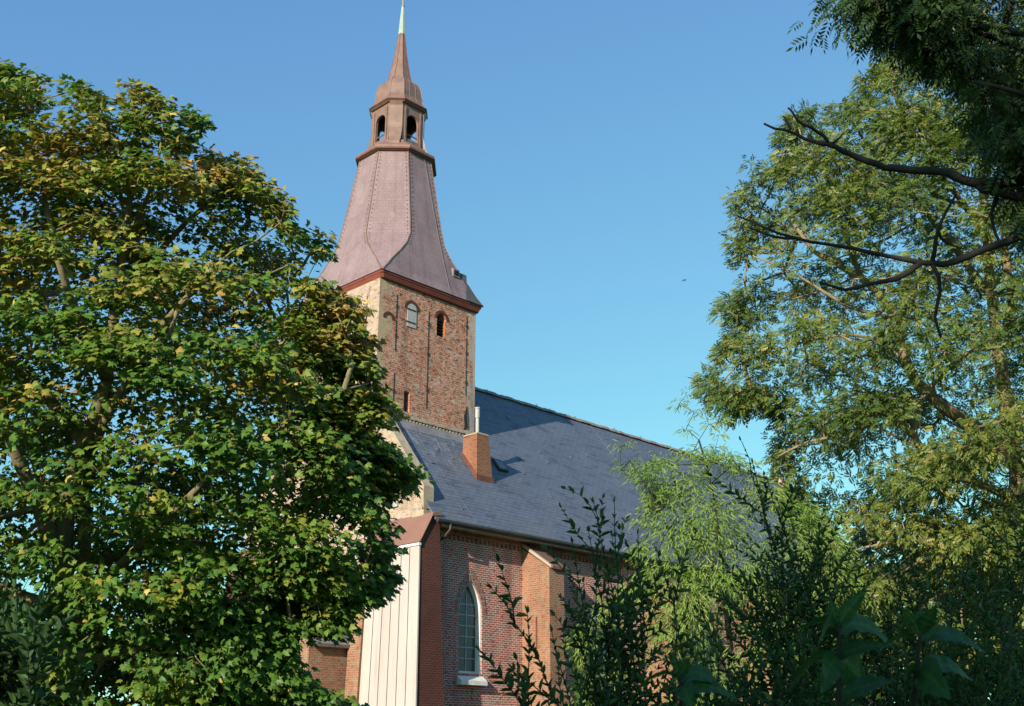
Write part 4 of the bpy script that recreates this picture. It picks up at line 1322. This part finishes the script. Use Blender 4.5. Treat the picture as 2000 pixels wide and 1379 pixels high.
# ------------------------------------------------------------------ shrubs made of leafy shoots
def shrub(name, label, base, tips, L, seed, lw=.30, side=5, lmat='leaf_shrub', frm=.45, group=None, rs=.011, cat='shrub', angle=.75, tint=.4, leafgap=.5):
    r = np.random.default_rng(seed)
    base = np.asarray(base, float)
    root = tag(empty(name, tuple(base)), label, cat, group)
    mb = MB()
    P_, D_, N_, S_ = [], [], [], []

    def shoot(a, c, f0, r0, sag, depth):
        a, c = np.asarray(a), np.asarray(c)
        Ln = np.linalg.norm(c - a)
        m_ = max(4, int(Ln / .12))
        w = r.normal(0, .06 * Ln, 3)
        ts = np.linspace(0, 1, m_ + 1)
        h = c - a
        pts = np.array([a + h * t + w * math.sin(math.pi * t) + np.array([0, 0, sag * Ln]) * math.sin(math.pi * t) for t in ts])
        pts[1:-1] += r.normal(0, .006, (m_ - 1, 3))
        mb.tube(pts, list(np.linspace(r0, r0 * .22, m_ + 1)), 5 if depth == 0 else 4)
        s = f0 * Ln
        ph = r.random() * 6.28
        while s < Ln * .985:
            t = s / Ln
            i = min(m_ - 1, int(t * m_)); fr = t * m_ - i
            p = pts[i] + (pts[i + 1] - pts[i]) * fr
            tg = unit(pts[i + 1] - pts[i])
            ux = unit(np.cross(tg, np.array([.3, .2, 1.0 if abs(tg[2]) < .95 else 0]) + np.array([1.0, 0, 0]) * (abs(tg[2]) >= .95)))
            uy = np.cross(tg, ux)
            ph += 1.57 + r.normal(0, .25)
            for q in (0, math.pi):
                if r.random() < .08: continue
                e = ux * math.cos(ph + q) + uy * math.sin(ph + q)
                P_.append(p); D_.append(tg * (.55 + .5 * t) * angle / .75 + e * (1 - .45 * t) + r.normal(0, .14, 3))
                N_.append(tg * .9 - e * .3 + np.array([0, 0, .5]) + r.normal(0, .3, 3))
                S_.append(L * (1.0 - .5 * max(0, t - .6) / .4) * r.uniform(.65, 1.15))
            s += L * leafgap * r.uniform(.7, 1.2)
        for k in range(2):
            P_.append(pts[-1]); D_.append(unit(pts[-1] - pts[-2]) + r.normal(0, .2, 3)); N_.append(r.normal(size=3)); S_.append(L * .55)
        return pts

    for tp in tips:
        start = base + np.array([r.normal(0, .12), r.normal(0, .12), 0])
        pts = shoot(start, tp, frm, rs, .04, 0)
        Ln = np.linalg.norm(np.asarray(tp) - start)
        for k in range(side):
            t = r.uniform(max(.3, frm - .1), .93)
            p = pts[int(t * (len(pts) - 1))]
            dr = unit(pts[-1] - pts[-3])
            e = unit(r.normal(size=3))
            e = unit(e - dr * (e @ dr))
            l2 = Ln * r.uniform(.10, .24) * (1.25 - t * .5)
            shoot(p, p + (dr * .8 + e * .75 + np.array([0, 0, .15])) * l2, .12, rs * .45, .0, 1)
    mb.build('stem', M['stem'], root, True)
    P_ = np.array(P_)
    tn = tint + .2 * r.normal(size=len(P_))
    leaves('foliage', lmat, root, blade(lw, .35, .12), P_, np.array(D_), np.array(N_), np.array(S_), tn)
    return root


def tipset(lst, d, jit, seed):
    r = np.random.default_rng(seed)
    return [at(x, y, d + r.normal(0, jit)) for x, y in lst]


def randtips(poly, n, d, jit, seed):
    r = np.random.default_rng(seed)
    q = np.asarray(poly, float)
    P_ = r.uniform(q.min(0), q.max(0), (n * 8, 2))
    P_ = P_[in_poly(P_, poly)][:n]
    return [at(x, y, d + r.normal(0, jit)) for x, y in P_]


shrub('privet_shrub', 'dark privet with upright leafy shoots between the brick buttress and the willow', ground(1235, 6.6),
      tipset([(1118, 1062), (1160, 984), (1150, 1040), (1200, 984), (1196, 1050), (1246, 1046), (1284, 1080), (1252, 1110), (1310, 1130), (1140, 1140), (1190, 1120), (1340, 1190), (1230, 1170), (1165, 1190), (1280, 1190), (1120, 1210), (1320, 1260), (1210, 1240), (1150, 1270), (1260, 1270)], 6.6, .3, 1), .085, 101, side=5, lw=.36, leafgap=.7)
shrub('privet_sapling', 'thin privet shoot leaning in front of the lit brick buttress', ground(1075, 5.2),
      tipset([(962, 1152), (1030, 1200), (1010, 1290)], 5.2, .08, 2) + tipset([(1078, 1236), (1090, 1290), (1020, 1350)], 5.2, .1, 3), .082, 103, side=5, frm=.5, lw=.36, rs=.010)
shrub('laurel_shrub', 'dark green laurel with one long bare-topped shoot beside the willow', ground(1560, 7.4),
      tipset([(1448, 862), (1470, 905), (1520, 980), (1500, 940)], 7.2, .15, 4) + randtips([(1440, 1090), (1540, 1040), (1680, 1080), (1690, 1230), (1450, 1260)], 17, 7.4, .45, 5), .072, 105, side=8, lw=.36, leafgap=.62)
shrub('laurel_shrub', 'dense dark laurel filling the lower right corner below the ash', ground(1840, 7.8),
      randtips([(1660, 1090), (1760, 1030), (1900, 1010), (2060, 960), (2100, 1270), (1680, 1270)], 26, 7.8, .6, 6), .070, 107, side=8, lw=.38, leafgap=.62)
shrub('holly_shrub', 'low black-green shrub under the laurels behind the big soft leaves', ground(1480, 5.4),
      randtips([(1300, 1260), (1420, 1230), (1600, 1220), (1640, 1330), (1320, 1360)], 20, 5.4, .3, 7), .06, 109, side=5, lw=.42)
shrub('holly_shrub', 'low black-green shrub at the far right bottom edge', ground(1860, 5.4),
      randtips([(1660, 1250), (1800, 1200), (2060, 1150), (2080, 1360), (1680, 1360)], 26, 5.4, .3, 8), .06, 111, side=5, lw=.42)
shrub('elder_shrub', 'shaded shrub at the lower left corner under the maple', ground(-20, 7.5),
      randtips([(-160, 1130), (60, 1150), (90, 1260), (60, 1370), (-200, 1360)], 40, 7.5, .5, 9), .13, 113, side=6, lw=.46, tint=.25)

# ------------------------------------------------------------------ big soft leaves close to the camera
FD = 1.75


def broad_plant(label, stem, lv, seed):
    r = np.random.default_rng(seed)
    b0 = ground(stem[0][0], FD)
    root = tag(empty('broadleaf_plant', tuple(b0)), label, 'plant')
    MB().tube([b0] + [at(x, y, FD) for x, y in stem], list(np.linspace(.0065, .003, len(stem) + 1)), 8).build('stem', M['stem'], root, True)
    for (bx, by, tx, ty, wid, archh, roll, dd) in lv:
        a, c = at(bx, by, FD), at(tx, ty, FD + dd)
        L = np.linalg.norm(c - a)
        ax = unit(c - a)
        # leaf plane: side vector mixes depth and screen directions
        sd = unit(np.cross(ax, FW))
        sidev = unit(FW * math.cos(roll) + sd * math.sin(roll))
        nv = unit(np.cross(sidev, ax))
        if nv[2] < 0: nv = -nv
        n1, n2 = 24, 7
        V, F = [], []
        for i in range(n1 + 1):
            t = i / n1
            hw = wid * L * .5 * (math.sin(math.pi * min(1, t ** .75)) ** .85) * (1 - .25 * t) + .0004
            mid = a + (c - a) * t + np.array([0, 0, 1]) * archh * L * math.sin(math.pi * t ** .8) + r.normal(0, .0006, 3)
            for j in range(-n2, n2 + 1):
                s = j / n2
                ser = 1 + .035 * math.sin(t * 60) * (abs(s) > .99)
                q = mid + sidev * hw * s * ser + nv * hw * (.32 * abs(s) - .16 * s * s - .12 * math.sin(t * 14 + abs(s) * 2.0) * abs(s) * .5)
                V.append(tuple(q))
        w_ = 2 * n2 + 1
        for i in range(n1):
            for j in range(w_ - 1):
                F.append((i * w_ + j, i * w_ + j + 1, (i + 1) * w_ + j + 1, (i + 1) * w_ + j))
        me = bpy.data.meshes.new('leaf')
        me.from_pydata(V, [], F)
        o = link('leaf', me, M['leaf_broad'], root, True)
        at_ = me.attributes.new('tint', 'FLOAT', 'FACE')
        tv = r.uniform(.1, .6)
        vals = []
        for i in range(n1):
            for j in range(w_ - 1):
                jj = abs(j - n2 + .5)
                vals.append(float(np.clip(tv + (.35 if jj < 1 else 0) + (.16 if (i - int(jj * .6)) % 3 == 0 else 0) + r.normal(0, .05), 0, 1)))
        at_.data.foreach_set('value', vals)
    return root


broad_plant('big-leaved plant close to the camera, its tip a pair of upright leaves', [(1640, 1400), (1638, 1300), (1637, 1215)], [
    (1638, 1222, 1692, 1152, .36, .05, .9, -.02), (1637, 1222, 1620, 1170, .40, .02, 1.2, .02), (1636, 1232, 1527, 1282, .42, .22, .5, -.06), (1640, 1242, 1748, 1268, .40, .22, .45, .05),
    (1636, 1236, 1597, 1266, .55, .15, .9, -.1), (1640, 1288, 1742, 1262, .34, .12, .55, -.05), (1637, 1282, 1604, 1356, .62, .1, 1.3, -.06), (1636, 1285, 1541, 1352, .40, .2, .7, .05),
    (1641, 1300, 1690, 1344, .7, .12, 1.2, .07), (1636, 1366, 1520, 1372, .34, .1, .5, .02), (1641, 1362, 1745, 1330, .3, .05, .6, .06)], 1)
broad_plant('big-leaved plant close to the camera, with a crumpled tip of young leaves', [(1784, 1400), (1790, 1320), (1797, 1240)], [
    (1797, 1240, 1762, 1186, .5, .05, 1.0, .02), (1798, 1238, 1830, 1184, .5, .05, 1.1, -.02), (1798, 1242, 1800, 1190, .6, .04, .4, .04), (1796, 1250, 1832, 1215, .6, .1, 1.2, .03),
    (1795, 1256, 1697, 1303, .42, .2, .5, -.04), (1799, 1254, 1928, 1277, .34, .16, .45, .03), (1792, 1318, 1858, 1366, .75, .14, 1.2, -.08), (1790, 1312, 1764, 1328, .6, .1, .9, -.05), (1789, 1330, 1900, 1330, .34, .2, .5, .06), (1788, 1360, 1700, 1378, .3, .1, .5, .03)], 2)
broad_plant('lowest big-leaved plant close to the camera, its top just in view', [(1332, 1420), (1330, 1370), (1328, 1322)], [
    (1328, 1324, 1312, 1272, .42, .04, 1.0, .02), (1328, 1326, 1346, 1284, .4, .04, .9, -.02), (1328, 1330, 1226, 1372, .40, .2, .5, -.05), (1330, 1332, 1412, 1348, .42, .2, .5, .05), (1329, 1340, 1352, 1384, .6, .1, 1.2, -.06), (1331, 1362, 1440, 1366, .34, .18, .5, .04)], 3)

# ------------------------------------------------------------------ unseen tree, added behind the viewer to shade the hollow
sr = np.random.default_rng(77)
sb0 = FW * np.array([1, 1, 0]) * -8.5 + RT * -5.0
sb0[2] = 0
sp_ = unit(sr.normal(size=(1500, 3))) * (sr.random((1500, 1)) ** .4) * np.array([5.0, 5.0, 6.2]) + sb0 + np.array([0, 0, 6.9])
sp_ = sp_[sp_[:, 2] > .8]
tree('added_shade_tree', 'unseen broad leafy tree added behind the viewer to shade the shrubs', 'tree', sb0, [([sb0, sb0 + [0.1, 0, 3], sb0 + [.2, .3, 6], sb0 + [0, .2, 14]], .28, .06), ([sb0 + [.1, 0, 3], sb0 + [1.5, 1, 5], sb0 + [2.8, 2, 7]], .12, .03), ([sb0 + [.1, 0, 3.3], sb0 + [-1.5, -1, 5], sb0 + [-2.8, -2, 7]], .12, .03)], sp_, blade(.6, .1, .1), 'leaf_shrub', 'bark_maple', 15, .6, (.2, .34), .006, 78, lambda p, c, r: .4 + .2 * r.normal(size=len(p)))

# ------------------------------------------------------------------ a far bird against the sky
bp_ = at(1337, 548, 120)
bb = MB()
for s in (-1, 1):
    bb.loft([[Vector(bp_) + Vector(v) for v in q] for q in (((-.06, 0, .0), (.08, 0, .0), (.08, 0, .025), (-.06, 0, .025)), ((-.05, s * .14, .05), (.07, s * .14, .05), (.07, s * .14, .065), (-.05, s * .14, .065)), ((-.10, s * .34, -.04), (-.04, s * .34, -.04), (-.04, s * .34, -.03), (-.10, s * .34, -.03)))])
bb.tube([Vector(bp_) + Vector((x, 0, .01)) for x in (-.26, -.16, -.05, .06, .12, .17, .20)], [.03, .03, .05, .05, .035, .03, .005], 8)
tag(bb.build('bird', M['iron'], None, True), 'tiny dark bird flying in the open blue sky', 'bird')

# ------------------------------------------------------------------ one common albedo trim for every surface
TRIM = {'blue_slate': .93, 'white_paint': 1.0, 'pale_glazing_bar': .9, 'privet_leaf': .95, 'broad_leaf': .85, 'pale_zinc_cladding': .66, 'limewashed_brick': .74, 'window_glass': 1.0, 'maple_leaf': .80, 'ash_leaf': .85, 'willow_leaf': .84, 'purple_slate': .76, 'verdigris': .85,
        'brown_copper': .70, 'tower_brick': .86, 'nave_brick': .90, 'arch_brick': .82}
for m in bpy.data.materials:
    nt = m.node_tree
    for n in list(nt.nodes):
        sock = n.inputs['Base Color'] if n.type == 'BSDF_PRINCIPLED' else n.inputs['Color'] if n.type == 'BSDF_TRANSLUCENT' else None
        if sock is None or not sock.is_linked: continue
        k = TRIM.get(m.name, .68)
        nt.links.new(mix(nt, 1.0, sock.links[0].from_socket, (k, k, k), 'MULTIPLY'), sock)
